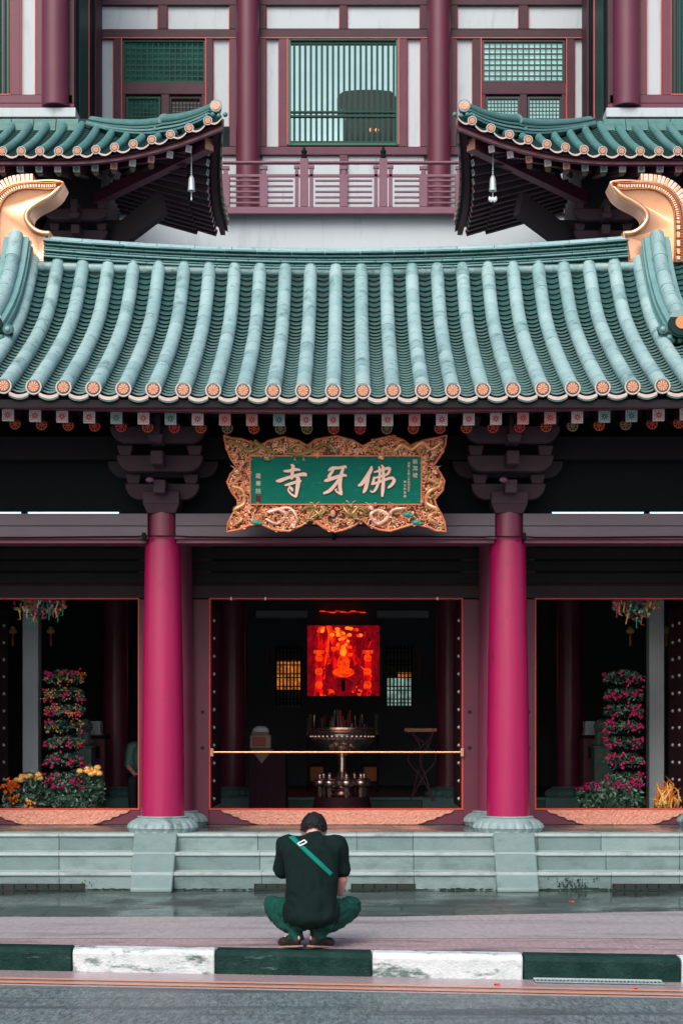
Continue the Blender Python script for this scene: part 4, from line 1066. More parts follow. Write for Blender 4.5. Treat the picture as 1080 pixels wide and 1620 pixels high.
def flower_tower(px, lb, cols_, topy, boty, side):
    yy = 20.25; x = X(px, yy); random.seed(30 + side)
    zt_, zb_ = Z(topy, yy), Z(boty, yy)
    T = empty('flower_tower', (x, yy, TZ), lb, 'flower tower')
    m = MB(); m.tube([(x, yy, TZ), (x, yy, zt_ - .05)], .05, 10, 'black')
    tiers = [zt_ - .06, zt_ - .26, zt_ - .46, zt_ - .65, zt_ - .86, zt_ - 1.07, zt_ - 1.30]
    for z in tiers: m.lathe((x, yy, z - .05), [(.05, -.07), (.16, -.04), (.19, .02), (.05, .03)], 16, 'black')
    m.build('stand', T)
    m = MB()
    for z in tiers: leaves(m, (x, yy, z), (.25, .22, .115), 760, .028, ['leaf', 'leaf', 'leaf_grey'], .7)
    m.build('foliage', T, smooth=False, recalc=False)
    m = MB()
    for k, z in enumerate(tiers):
        for q in range(26 if (k in (0, 1, 2) and side == 0) else 12):
            a = random.uniform(-PI, 0) ; m_ = cols_[k][random.randrange(len(cols_[k]))]
            c0 = (x + .235 * math.cos(a), yy + .22 * math.sin(a), z + random.uniform(-.07, .07))
            big = m_ in ('fl_pink', 'fl_magenta')
            for w_ in range(3 if big else 4): bloom(m, (c0[0] + random.gauss(0, .02), c0[1] + random.gauss(0, .015), c0[2] + random.gauss(0, .02)), .028 if big else .016, m_, 7)
    m.build('blossoms', T, smooth=False, recalc=False)
P_, Y_, O_ = 'fl_pink', 'fl_yellow', 'fl_orange'
flower_tower(103, 'tall flower tower with seven tiers of pink and yellow blossoms in the left doorway', [[P_, Y_, O_], [P_, Y_, Y_], [Y_, Y_, P_], [P_, O_, Y_], [P_, O_], [P_], [P_]], 1066, 1235, 0)
flower_tower(985, 'tall flower tower with seven leafy tiers and pink blossoms in the right doorway', [[P_, 'leaf_grey'], [P_], [P_, P_], [P_], [P_], [P_, P_], [P_]], 1067, 1235, 1)
def bush(name, px, yy, w, topy, lb, cat, fl=None, nf=0, fr=.03, group=None, tall=False, seed=1):
    random.seed(seed); x = X(px, yy); zt_ = Z(topy, yy); h = zt_ - TZ
    T = empty(name, (x, yy, TZ), lb, cat, group)
    m = MB(); m.lathe((x, yy, TZ), [(w * .45, 0), (w * .55, h * .3), (w * .5, h * .32)], 16, 'pot'); m.build('pot', T)
    m = MB(); leaves(m, (x, yy, TZ + h * .55), (w, w * .6, h * .48), int(1400 * w / .3), .035, ['leaf', 'leaf', 'leaf', 'leaf_grey'], .5); m.build('foliage', T, smooth=False, recalc=False)
    if fl:
        m = MB()
        for q in range(nf):
            a = random.random() * 2 * PI; r = random.random() ** .6
            zc = zt_ - (.03 if not tall else random.random() * h * .5) - .06 * r * r
            c0 = (x + w * .95 * r * math.cos(a), yy + w * .5 * r * math.sin(a) - .05, zc + random.uniform(-.02, .03))
            if fr > .035: m.ball(c0, (fr, fr, fr * .75), fl, 9, 6); bloom(m, c0, fr * 1.15, fl, 12)
            else:
                for w_ in range(3): bloom(m, (c0[0] + random.gauss(0, .02), c0[1], c0[2] + random.gauss(0, .01)), fr, fl, 8)
        m.build('blossoms', T, smooth=False, recalc=False)
bush('flower_bush', 112, 19.95, .34, 1238, 'low leafy bush with a few magenta blossoms in the left doorway', 'bush', 'fl_magenta', 16, .03, seed=5)
bush('flower_bush', 965, 19.95, .42, 1236, 'low leafy bush with many magenta blossoms in the right doorway', 'bush', 'fl_magenta', 42, .03, seed=6)
bush('chrysanthemum_pot', 50, 20.0, .20, 1222, 'potted pale yellow chrysanthemums left of the left flower tower', 'potted plant', 'fl_yellow', 9, .045, seed=7)
bush('chrysanthemum_pot', 146, 20.0, .16, 1212, 'potted golden chrysanthemums right of the left flower tower', 'potted plant', 'fl_yellow', 13, .045, seed=8)
bush('orange_flower_pot', 18, 19.8, .11, 1236, 'potted orange flowers at the left frame edge', 'potted plant', 'fl_orange', 24, .03, tall=True, seed=9)
bush('orange_flower_pot', 44, 19.75, .10, 1256, 'small low pot of amber flowers in front of the pale chrysanthemums', 'potted plant', 'fl_yellow', 9, .025, tall=True, seed=10)
# flame-like orange plant on the right
x = X(1053, 20.0); T = empty('celosia_pot', (x, 20.0, TZ), 'pot of flame-shaped orange plumes at the right of the right doorway', 'potted plant')
random.seed(12); m = MB(); m.lathe((x, 20.0, TZ), [(.08, 0), (.11, .1), (.10, .11)], 14, 'pot'); m.build('pot', T)
m = MB(); leaves(m, (x, 20.0, TZ + .16), (.16, .12, .1), 300, .03, ['leaf'], .5); m.build('foliage', T, smooth=False, recalc=False)
m = MB()
for q in range(60):
    a = random.gauss(0, .08); h = random.uniform(.12, .42) * (1 - abs(a) * 1.8)
    p = Vector((x + a, 20.0 + random.uniform(-.08, .08), TZ + .15)); m.tube([p, p + Vector((random.gauss(0, .03), random.gauss(0, .02), h * .4)), p + Vector((random.gauss(0, .045), 0, h * .75)), p + Vector((random.gauss(0, .06), 0, h))], [.006, random.uniform(.008, .02), .010, .001], 5, random.choice(['fl_amber', 'fl_yellow', 'fl_amber']))
m.build('plumes', T)
# hanging flower balls
def hanging(px0, px1, lb, seed):
    random.seed(seed); yy = 19.7; x = X((px0 + px1) / 2, yy); w = X(px1, yy) - X(px0, yy)
    T = empty('hanging_flowers', (x, yy, Z(995, yy)), lb, 'hanging flowers')
    m = MB(); leaves(m, (x, yy, Z(945, yy)), (w * .5, .2, .24), 600, .035, ['fl_green', 'leaf', 'leaf_grey'], .8); m.build('foliage', T, smooth=False, recalc=False)
    m = MB()
    for q in range(120):
        a = random.uniform(-.5, .5) * w; z = Z(random.uniform(940, 985 - 60 * abs(a / w) ** 1.5), yy); mt = random.choice(['fl_pink', 'fl_pink', 'fl_white', 'fl_orange', 'fl_green', 'fl_green', 'fl_yellow'])
        bloom(m, (x + a, yy - .14, z), .032, mt, 7)
        if random.random() < .22:
            p = Vector((x + a, yy - .15, z)); m.tube([p, p + Vector((random.gauss(0, .02), 0, -.09)), p + Vector((random.gauss(0, .03), 0, -random.uniform(.08, .12)))], [.008, .007, .002], 5, mt)
    m.build('blossoms', T, smooth=False, recalc=False)
    m = MB(); m.tube([(x, yy, Z(950, yy)), (x, yy, 4.5)], .006, 5, 'black'); m.build('cord', T)
hanging(27, 108, 'bunch of pink, white and green flowers hanging in the left doorway', 41)
hanging(965, 1040, 'bunch of green, pink and cream flowers hanging in the right doorway', 42)
# ================================================================== UPPER TEMPLE BUILDING
up = empty('temple_tower', (AX, 31.6, 0), 'tall rear temple building with white panels, wine columns and lattice windows', 'temple')
YU = 31.6
m = MB()
m.box(AX - 4.72, AX + 4.72, YU - .9, YU - .6, 4.6, Z(337, 30.7), 'white_low'); m.build('lower_wall', up)
m = MB(); m.box(AX - 4.72, AX + 4.72, YU - .98, YU + .05, Z(337, 30.6) + .0, Z(331, 30.6), 'rail_pink'); m.build('balcony_floor', up)
# wall: frames as boxes, white panels set back
whites = [(155, 250, 8, 46), (265, 363, 8, 46), (421, 537, 8, 45), (549, 664, 8, 45), (723, 820, 8, 45), (835, 930, 8, 45),
          (152, 180, 62, 188), (337, 363, 60, 200), (421, 441, 60, 232), (644, 665, 60, 232), (722, 747, 60, 200), (908, 934, 60, 190), (415, 670, 245, 331), (350, 374, 245, 331), (710, 740, 245, 331)]
frames = [(130, 960, -10, 8), (130, 155, 8, 46), (250, 265, 8, 46), (363, 421, 8, 46), (537, 549, 8, 46), (664, 723, 8, 46), (820, 835, 8, 46), (930, 960, 8, 46),
          (130, 960, 46, 60), (130, 152, 60, 245), (180, 193, 60, 245), (325, 337, 60, 245), (363, 421, 60, 232), (441, 455, 60, 232), (630, 644, 60, 232), (665, 722, 60, 232), (747, 761, 60, 245), (895, 908, 60, 245), (934, 960, 60, 245),
          (337, 747, 232, 245), (193, 325, 130, 149), (761, 895, 130, 149), (255, 268, 149, 245), (822, 833, 149, 245), (193, 199, 149, 245), (319, 325, 149, 245), (761, 768, 149, 245), (888, 895, 149, 245), (537, 550, 245, 331)]
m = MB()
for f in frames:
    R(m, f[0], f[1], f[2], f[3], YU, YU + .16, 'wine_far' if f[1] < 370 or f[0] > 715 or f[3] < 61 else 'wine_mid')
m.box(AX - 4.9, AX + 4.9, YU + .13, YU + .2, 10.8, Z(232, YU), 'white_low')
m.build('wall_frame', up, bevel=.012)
m = MB()
for f in whites: R(m, f[0], f[1], f[2], f[3], YU + .07, YU + .12, 'white_wall')
m.build('wall_panel', up, smooth=False)
m = MB(); e = 1.3
for f in whites[:12]:
    a, b, t, c = f
    R(m, a - .1, a + e, t, c, YU + .045, YU + .065, 'red_line_soft'); R(m, b - e, b + .1, t, c, YU + .045, YU + .065, 'red_line_soft'); R(m, a + e, b - e, t - .1, t + e, YU + .045, YU + .065, 'red_line_soft')
for a, b in ((192, 326), (760, 896), (454, 631)):
    R(m, a, a + e, 60, 228, YU - .012, YU - .002, 'red_line'); R(m, b - e, b, 60, 228, YU - .012, YU - .002, 'red_line')
R(m, 150, 960, 59, 60.2, YU - .012, YU - .002, 'red_line_soft')
m.build('red_trim', up, smooth=False)
def lattice(a, b, t, c, nx, ny, mt_bar, mt_pane, bar=.022, yoff=0, bary=None):
    m = MB()
    for i in range(nx + 1): px = lerp(a, b, i / nx); m.box(X(px, YU) - bar / 2, X(px, YU) + bar / 2, YU + .05 + yoff, YU + .08 + yoff, Z(c, YU), Z(t, YU), mt_bar)
    for i in range(ny + 1): py = lerp(t, c, i / ny); m.box(X(a, YU), X(b, YU), YU + .055 + yoff, YU + .075 + yoff, Z(py, YU) - (bary or bar) / 2, Z(py, YU) + (bary or bar) / 2, mt_bar)
    for q in ((a - 3, a, t - 3, c + 3), (b, b + 3, t - 3, c + 3), (a, b, t - 3, t), (a, b, c, c + 3)): R(m, q[0], q[1], q[2], q[3], YU + .03, YU + .12, mt_bar if mt_bar != 'black' else 'wine_dark')
    w_ = m.build('lattice_window', up)
    m = MB(); R(m, a, b, t, c, YU + .10 + yoff, YU + .13 + yoff, mt_pane); m.build('pane', w_, smooth=False)  # emitting panes stand in for daylight behind the lattice
    return w_
lattice(197, 322, 66, 128, 14, 7, 'win_green', 'glow_dim'); lattice(203, 251, 156, 210, 8, 8, 'win_green', 'glow_dim', .015); lattice(271, 316, 156, 210, 8, 8, 'lintel_grey', 'win_dark', .010)
lattice(765, 890, 66, 127, 14, 7, 'win_dark', 'glow_lattice', .022, bary=.03); lattice(771, 819, 156, 210, 9, 9, 'win_dark', 'glow_lattice', .018); lattice(837, 885, 156, 210, 9, 9, 'win_dark', 'glow_lattice', .018)
# centre window
m = MB()
for q in ((455, 460, 60, 230), (626, 630, 60, 230), (460, 626, 60, 64), (460, 626, 226, 230)): R(m, q[0], q[1], q[2], q[3], YU + .01, YU + .14, 'win_frame_green')
cw = m.build('centre_window', up, bevel=.006)
m = MB()
for i in range(19): px = 463.5 + i * 8.75; m.box(X(px, YU) , X(px + 3.6, YU), YU + .06, YU + .10, Z(226, YU), Z(64, YU), 'win_green')
R(m, 458, 628, 61, 70, YU + .05, YU + .12, 'win_green'); R(m, 458, 628, 175.5, 178, YU + .04, YU + .11, 'win_green'); R(m, 458, 628, 182, 185, YU + .04, YU + .11, 'win_green'); R(m, 458, 628, 223, 227, YU + .04, YU + .11, 'win_green')
m.build('window_bars', cw)
m = MB(); R(m, 450, 636, 50, 240, 32.9, 33.0, 'glow_pale'); m.build('glow_panel', cw)  # far wall made to glow in place of daylight reaching it
rb = empty('rooftop_shrine', (X(585, 32.4), 32.4, Z(232, 32.4)), 'dark round-topped shrine with two small warm lamps behind the barred centre window upstairs', 'shrine')
m = MB(); yy = 32.3
prof = [(588 - 55, 156), (588 - 50, 148), (588 - 44, 144), (588 - 20, 142), (588 + 8, 142), (588 + 30, 144), (588 + 36, 150), (588 + 40, 158), (588 + 50, 162), (588 + 50, 232), (588 - 42, 232), (588 - 44, 205), (588 - 40, 175), (588 - 55, 170)]
m.prism([(X(a, yy), Z(b, yy)) for a, b in prof], yy, yy + .4, 'win_dark'); m.build('shrine_body', rb)
m = MB()
for px in (587, 596): m.ball((X(px, yy - .03), yy - .05, Z(206, yy - .03)), (.035, .02, .045), 'lamp_warm')
m.build('lamp', rb)
for px in (392, 694):
    x = X(px, YU - .2); m = MB(); m.lathe((x, YU - .2, 0), [(.225, Z(337, YU - .2) - .05), (.225, 13.5), (.215, 17.2)], 40, 'wine'); m.build('column', up)
# projecting outer blocks
YO = 28.6
def side_block(s):
    def XX(d): return AX + s * d
    m = MB()
    def Rm(a, b, t, c, Y, Yb, mt):   # photo rectangle of the left block, mirrored for the right one
        da, db = -(X(a, Y) - AX) + 0, -(X(b, Y) - AX)
        m.box(XX(da), XX(db), Y, Yb, Z(c, Y), Z(t, Y), mt)
    zlo, zhi = Z(170, YO), 17.4
    # frames and panels
    for f in ((-400, -20, 150, 160), (18, 32, -60, 150), (57, 70, -60, 150), (-20, 115, 150, 163)): Rm(f[0], f[1], f[2], f[3], YO + .05, YO + .25, 'wine')
    Rm(-400, 118, 163, 170, YO + .06, YO + .25, 'wine'); Rm(104, 118, -60, 163, YO + .05, YO + .25, 'wine_far')
    Rm(70, 104, -60, 150, YO + .10, YO + .25, 'wine_far')
    Rm(-400, 118, -120, -60, YO + .05, YO + .25, 'wine_far')
    Rm(32, 57, -60, 150, YO + .12, YO + .2, 'white_wall'); Rm(-60, 18, -60, 150, YO + .16, YO + .2, 'win_dark')
    for k in range(9): Rm(-50 + k * 8, -46.5 + k * 8, -60, 148, YO + .12, YO + .15, 'win_green')
    Rm(-400, -60, -60, 150, YO + .12, YO + .2, 'white_wall')
    for (a, b) in ((32, 33.3), (55.7, 57), (17, 18.3)): Rm(a, b, -60, 150, YO + .045, YO + .10, 'red_line')
    Rm(-50, 18, 148, 150, YO + .04, YO + .10, 'red_line_soft')
    o = m.build('block_wall', up, bevel=.006)
    m = MB()
    Rm(-400, 120, 170, 185, YO - .12, YO + .3, 'white_wall'); m.build('plinth_course', up, bevel=.01)
    m = MB(); m.box(XX(4.70), XX(4.62), YO + .1, YU + .1, 10.9, 17.4, 'near_black'); m.box(XX(4.62), XX(4.60), YO + .4, YO + 1.3, 12.4, 17.4, 'win_green'); m.box(XX(4.62), XX(4.59), YO + 1.36, YO + 1.42, 12.4, 17.4, 'red_line_soft'); m.box(XX(4.62), XX(4.59), YO + 2.2, YO + 2.9, 12.4, 17.4, 'wine_far'); m.build('return_wall', up)
    x = XX(-(X(88, YO) - AX)) ; m = MB(); m.lathe((x, YO, 0), [(.235, Z(170, YO)), (.235, 14), (.225, 17.3)], 40, 'wine'); m.build('column', up)
side_block(-1); side_block(1)
m = MB(); m.box(AX - 12, AX + 12, 31.0, 36, 17.3, 17.5, 'wine_far'); m.box(AX - 12, AX - 4.5, 28.2, 31.0, 17.3, 17.5, 'wine_far'); m.box(AX + 4.5, AX + 12, 28.2, 31.0, 17.3, 17.5, 'wine_far')
m.box(AX - 12, AX + 12, 33.4, 33.6, 4, 17.3, 'white_low'); m.box(AX - 4.9, AX + 4.9, YU, YU + .2, Z(-10, YU), 17.3, 'wine_far')
m.box(AX - 12, AX + 12, 31.85, 31.95, 4.9, 10.8, 'white_low')
m.build('upper_eave', up)
# lamp fixture top right
m = MB(); R(m, 935, 962, -4, 14, 30.5, 30.8, 'near_black'); R(m, 944, 950, 14, 26, 30.6, 30.7, 'near_black'); R(m, 946, 949, 12, 19, 30.46, 30.5, 'steel')
m.box(X(948, 30.6) - .02, X(948, 30.6) + .02, 30.6, 30.65, Z(10, 30.6), 17.4, 'near_black')
tag(m.build('floodlight'), 'black floodlight fixed high beside the right column at the top of the photo', 'floodlight')
# balustrade
ba = empty('balustrade', (AX, 30.55, Z(337, 30.55)), 'low pink wooden balustrade with thin slats and two black finials on the upper balcony', 'balustrade')
yb = 30.5
m = MB(); R(m, 352, 732, 327, 338, yb - .03, yb + .09, 'rail_pink'); m.build('bottom_rail', ba, bevel=.01)
m = MB(); R(m, 352, 732, 275.5, 279.5, yb, yb + .05, 'rail_pink'); m.build('middle_rail', ba)
m = MB(); m.tube([(X(352, yb), yb + .02, Z(257, yb)), (X(732, yb), yb + .02, Z(257, yb))], .042, 14, 'rail_pink', flat=.8); m.build('top_rail', ba)
for px in (357, 417, 481, 543.5, 606, 669.5, 726):
    main = px in (481, 606)
    m = MB(); w2 = 6.5
    R(m, px - w2, px + w2, 250 if main else 279, 327, yb - .025, yb + .07, 'rail_pink')
    if not main:
        R(m, px - 3.5, px + 3.5, 268, 276, yb, yb + .05, 'rail_pink'); R(m, px - 6, px + 6, 262, 268, yb - .01, yb + .06, 'rail_pink')
    p = m.build('post', ba, bevel=.008)
    if main:
        m = MB(); x = X(px, yb); m.lathe((x, yb + .02, Z(250, yb)), [(.05, 0), (.055, .05), (.035, .07), (.05, .1), (.055, .13), (.03, .17), (.022, .20), (.005, .215)], 16, 'near_black'); m.build('finial', p)
        for sx in (-1, 1):
            m = MB(); R(m, px + sx * 11.5 - 3, px + sx * 11.5 + 3, 262, 327, yb, yb + .05, 'rail_pink'); R(m, px + sx * 11.5 - 4.5, px + sx * 11.5 + 4.5, 261, 266, yb - .01, yb + .06, 'rail_pink'); m.build('side_post', ba, bevel=.006)
posts = [357, 417, 466.5, 495.5, 543.5, 591.5, 620.5, 669.5, 726]
for i, (a, b) in enumerate(zip(posts, posts[1:])):
    if (a, b) in ((466.5, 495.5), (591.5, 620.5)): continue
    for k in range(5):
        m = MB(); py = 284 + k * 8.8; R(m, a + 3, b - 3, py, py + 2.6, yb + .01, yb + .05, 'rail_pink'); m.build('slat', ba)
# ---- wing roofs
Z0 = 10.86
def lf(t): return .088 * max(0, 2.5 - t) ** 2
def wing(s):
    side = 'left' if s < 0 else 'right'
    def gz(r): return .45 * r + .05 * r * r
    def F1(t, r, h=0):   # front slope: t along the eave from the corner, r up the slope
        l = lf(t); return Vector((AX + s * (1.87 + t), 26.1 - .12 * l + r, Z0 + l * max(0, 1 - r / 2.4) + gz(r) + h))
    def F2(t, r, h=0):   # side slope
        l = lf(t) ; fl = .18 * (1 - l / .55) if l < .55 else 0
        return Vector((AX + s * (1.87 + fl + r), 26.1 - .0 + t, Z0 + l * max(0, 1 - r / 2.4) + gz(r) + h))
    roof = None
    for fi, (fn, T) in enumerate(((F1, 8.0), (F2, 3.7))):
        m = MB(); random.seed(50 + fi); j = 0
        def rm(t): return min(2.25, t * .93 + .10) if fi == 0 else min(2.25, t * 1.0 + .08)
        ts = [.22 + .296 * q for q in range(int(T / .296))]
        for t in ts:
            r1 = rm(t); r = 0
            while r < r1 - .03:
                e = min(r + .28, r1); n = 3
                m.tube([fn(t, lerp(r, e, q / n), .035) for q in range(n + 1)], [.070] * n + [.07] if r > 0 else [.076] + [.07] * n, 12, random.choice(['wing_tile', 'wing_tile', 'ridge_tile'])); r = e
        for a, b in zip([-.05] + ts, ts):      # pans
            r = 0; r1 = rm((a + b) / 2)
            while r < r1 - .02:
                e = min(r + .11, r1); vs = []
                for rr, hh in ((r, .025), (e, 0)):
                    for q in range(5):
                        tt = lerp(a + .05, b - .05, q / 4); vs.append(fn(tt, rr, hh - .04 * (1 - (q / 2 - 1) ** 2)))
                for q in range(5):
                    tt = lerp(a + .05, b - .05, q / 4); vs.append(fn(tt, r, -.01 - .04 * (1 - (q / 2 - 1) ** 2)))
                m.add(vs, [(q, q + 1, q + 6, q + 5) for q in range(4)], 'pan'); m.add(vs, [(q, q + 1, q + 11, q + 10) for q in range(4)], 'joint_and_shade'); r = e  # lips darkened: shade between pan courses put into the colour
        if roof is None: roof = m.build('wing_roof', up)
        else: m.build('side_slope', roof)
        # drip edge
        m = MB()
        for a, b in zip([-.05] + ts, ts):
            vs = []
            for q in range(7):
                tt = lerp(a + .045, b - .045, q / 6); sg = -.045 * (1 - (q / 3 - 1) ** 2)
                vs += [fn(tt, -.035, sg - .005), fn(tt, -.035, sg - .032), fn(tt, .02, sg - .005), fn(tt, .02, sg - .032)]
            fs = []
            for q in range(6):
                k = q * 4; fs += [(k, k + 4, k + 5, k + 1), (k + 1, k + 5, k + 7, k + 3), (k, k + 2, k + 6, k + 4)]
            m.add(vs, fs, 'cream')
        m.build('drip_tiles', roof)
        for t in ts:
            p = fn(t, -.02, .035) - worldloc(up)
            c = bpy.data.objects.new('eave_tile_cap', CAPMESH); COL.objects.link(c); c.parent = roof; c.location = p; c.scale = (.9, .9, .9)
            if fi == 1: c.rotation_euler = (0, 0, s * -PI / 2)
        # soffit deck and eave board
        m = MB(); N = 24
        for q in range(N):
            ta, tb = T * q / N, T * (q + 1) / N
            for rr in range(5):
                ra0, ra1 = rm(ta) * rr / 5, rm(ta) * (rr + 1) / 5; rb0, rb1 = rm(tb) * rr / 5, rm(tb) * (rr + 1) / 5
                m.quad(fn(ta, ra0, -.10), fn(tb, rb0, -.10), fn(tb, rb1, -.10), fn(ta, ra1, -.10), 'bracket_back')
                m.quad(fn(ta, ra0, -.06), fn(tb, rb0, -.06), fn(tb, rb1, -.06), fn(ta, ra1, -.06), 'joint_and_shade')
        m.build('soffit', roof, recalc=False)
        m = MB()
        for q in range(N):
            ta, tb = T * q / N, T * (q + 1) / N
            a0, b0 = fn(ta, .05, -.18), fn(tb, .05, -.18); a1, b1 = fn(ta, .14, -.18), fn(tb, .14, -.18)
            for p_ in (a1, b1): pass
            a1.z = a0.z; b1.z = b0.z; up_ = Vector((0, 0, .12 if fi == 0 else .06))
            m.hexa([a0, b0, b1, a1, a0 + up_, b0 + up_, b1 + up_, a1 + up_], 'wine' if fi == 0 else 'wine_dark')
        m.build('eave_board', roof)
    # rafters
    def raft(P, D, w_, mt, L=1.5, mp=('pat_white', 'pat_green')):
        m = MB(); D = Vector(D).normalized()
        m.beam(P, P + D * L, w_, w_, mt)
        a = P; r = D.cross(Vector((0, 0, 1))).normalized(); u = r.cross(D)
        for k in range(4):
            pass
        f = P - D * .004; h = w_ / 2
        m.quad(f - r * h - u * h, f + r * h - u * h, f + r * h + u * h, f - r * h + u * h, mp[0])
        g = P - D * .007
        for j in range(8):
            an = 2 * PI * j / 8; d = r * math.cos(an) + u * math.sin(an); e = D.cross(d)
            m.quad(g + d * .008 - e * .004, g + d * .008 + e * .004, g + d * h * .8 + e * .007, g + d * h * .8 - e * .007, mp[1])
        return m.build('rafter', roof, recalc=False, smooth=False)
    random.seed(60); pal = [('pat_white', 'pat_green'), ('pat_pink', 'pat_red'), ('pat_white', 'pat_pink'), ('pat_grey', 'pat_green')]
    for k in range(20):
        t = .55 + k * .30; fan = max(0, 1 - t / 2.6) * .9
        P = F1(t, .24, -.27); raft(P, (s * fan, 1, .32), .11, 'wine', 1.5, pal[random.randrange(4)])
        if k > 1:
            P = F1(t + .05, .62, -.40); m = MB(); D = Vector((s * fan * .6, 1, .30)).normalized()
            m.tube([P, P + D * 1.5], .05, 12, 'bracket'); m.tube([P - D * .01, P], .05, 12, 'pat_gold'); m.build('round_rafter', roof)
    for k in range(13):
        t = .45 + k * .26; fan = max(0, 1 - t / 2.2) * .6
        Lr = min(1.6, .10 + t * .8); P = F2(t, .20, -.25); raft(P, (s, fan, .30), .10, 'bracket', Lr, pal[random.randrange(4)])
        P = F2(t + .05, .55, -.38); m = MB(); m.beam(P, P + Vector((s, fan * .6, .28)) * min(1.4, .1 + t * .6), .09, .09, 'bracket'); m.build('side_rafter', roof)
    # hip rafter
    a = Vector((AX + s * 2.10, 26.38, Z0 + .24)); b = Vector((AX + s * 4.2, 28.4, 10.9))
    m = MB(); m.beam(a, b, .17, .20, 'wine'); D = (b - a).normalized(); r = D.cross(Vector((0, 0, 1))).normalized() * .088; u = Vector((0, 0, .1)); f = a - D * .006
    m.quad(f - r - u, f + r - u, f + r + u, f - r + u, 'peach'); m.build('hip_rafter', roof)
    m = MB(); a = Vector((AX + s * 2.95, 27.3, 10.45)); b = Vector((AX + s * 4.25, 28.5, 9.95)); m.beam(a, b, .12, .42, 'bracket_back'); m.build('angle_bracket', up)
    # hip ridge in two stages
    def hip(u): t = u; p = F1(t, t * .93); return p
    m = MB()
    def hgt(u): return lerp(.22, .30, u / 1.0) if u < 1 else lerp(.27, .20, (u - 1) / .7) if u < 1.7 else lerp(.20, .10, (u - 1.7) / .72)
    def stage(u0, u1, hh, rr, layers):
        N = 10
        for li in range(layers):
            w_ = .15 - .012 * li; z_ = .05 + li * .055
            for q in range(N):
                a, b = hip(lerp(u0, u1, q / N)), hip(lerp(u0, u1, (q + 1) / N)); ka, kb = hgt(lerp(u0, u1, q / N)) / .25, hgt(lerp(u0, u1, (q + 1) / N)) / .25; a = a + Vector((0, 0, z_ * ka)); b = b + Vector((0, 0, z_ * kb))
                m.beam(a, b, 2 * w_, .030, 'ridge_light' if li % 2 else 'ridge_tile'); m.beam(a + Vector((0, 0, .026)), b + Vector((0, 0, .026)), 2 * w_ - .05, .03, 'joint_and_shade')
        pts = [hip(lerp(u0, u1, q / 12)) + Vector((0, 0, hgt(lerp(u0, u1, q / 12)))) for q in range(13)]
        m.tube(pts, rr, 14, 'ridge_tile')
    stage(.12, 1.15, .20, .08, 3); stage(1.05, 2.42, .22, .08, 3)
    hr = m.build('hip_ridge', roof)
    for u, h, k_ in ((.10, .22, 1.15), (1.02, .28, .9)):
        p = hip(u) + Vector((0, 0, h)); m = MB()
        m.tube([p + Vector((0, .12, 0)), p, p + Vector((0, -.05, 0))], [.08, .095, .10], 20, 'ridge_tile')
        if u < .5: m.tube([p + Vector((0, -.05, 0)), p + Vector((0, -.065, 0))], .066, 20, 'cap_petal'); m.ring((p.x, 0, p.z), .066, .085, p.y - .052, 20, 'cream')
        for q in range(4): m.ball(p + Vector((s * (.15 - .1 * q) * -1, -.02, -.13 - .02 * (q % 2))), .04, 'wing_tile')
        m.build('end_tile', hr)
    # stacked course against the wall above the roof
    m = MB()
    for li in range(5):
        x = 4.5
        while x < 11:
            m.box(AX + s * (x + .004), AX + s * (x + .38), 28.22 - .05 + li * .02, 28.6, 11.995 + li * .047, 11.995 + li * .047 + .042, 'wing_tile' if (li + int(x * 3)) % 3 else 'ridge_tile'); x += .386
    m.build('wall_ridge', up, bevel=.004)
    # body of the wing under the roof
    m = MB(); m.box(AX + s * 4.15, AX + s * 12, 28.45, 31.0, 4.6, 12.3, 'bracket_back'); m.box(AX + s * 4.10, AX + s * 12, 28.38, 28.5, 9.75, 9.95, 'bracket')
    m.build('wing_wall', up)
    for k in range(5):
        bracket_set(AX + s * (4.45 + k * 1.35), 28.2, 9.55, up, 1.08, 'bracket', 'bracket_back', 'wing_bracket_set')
    # hanging bell
    p = Vector((X(303 if s < 0 else 779, 26.5), 26.5, Z(262, 26.5)))
    B = empty('wind_bell', (p.x, p.y, Z(320, 26.5)), 'small pale metal wind bell hanging under the corner of the %s upper roof' % side, 'bell', 'wind bells under the upper roof corners')
    m = MB(); zb_ = Z(302, 26.5)
    m.lathe((p.x, p.y, zb_), [(.068, 0), (.058, .02), (.052, .12), (.045, .20), (.02, .245)], 16, 'steel', petals=6, pamp=.1, prange=(0, 1)); m.build('bell_body', B)
    m = MB(); m.tube([(p.x, p.y, zb_ + .24), (p.x, p.y, p.z + .2)], .007, 6, 'steel')
    for q in range(3): m.ball((p.x, p.y, zb_ + .27 + q * .035), .016, 'steel')
    m.build('chain', B)
    m = MB(); m.tube([(p.x, p.y, zb_ + .02), (p.x, p.y, zb_ - .12)], .006, 6, 'steel')
    if s < 0: m.ball((p.x, p.y, zb_ - .13), (.015, .006, .03), 'steel')
    else:
        for q in range(5): m.ball((p.x - .05 + .025 * q, p.y, zb_ - .13 - .015 * (q % 2)), (.022, .012, .045), 'steel', 8, 5)
    m.build('clapper', B)
wing(-1); wing(1)
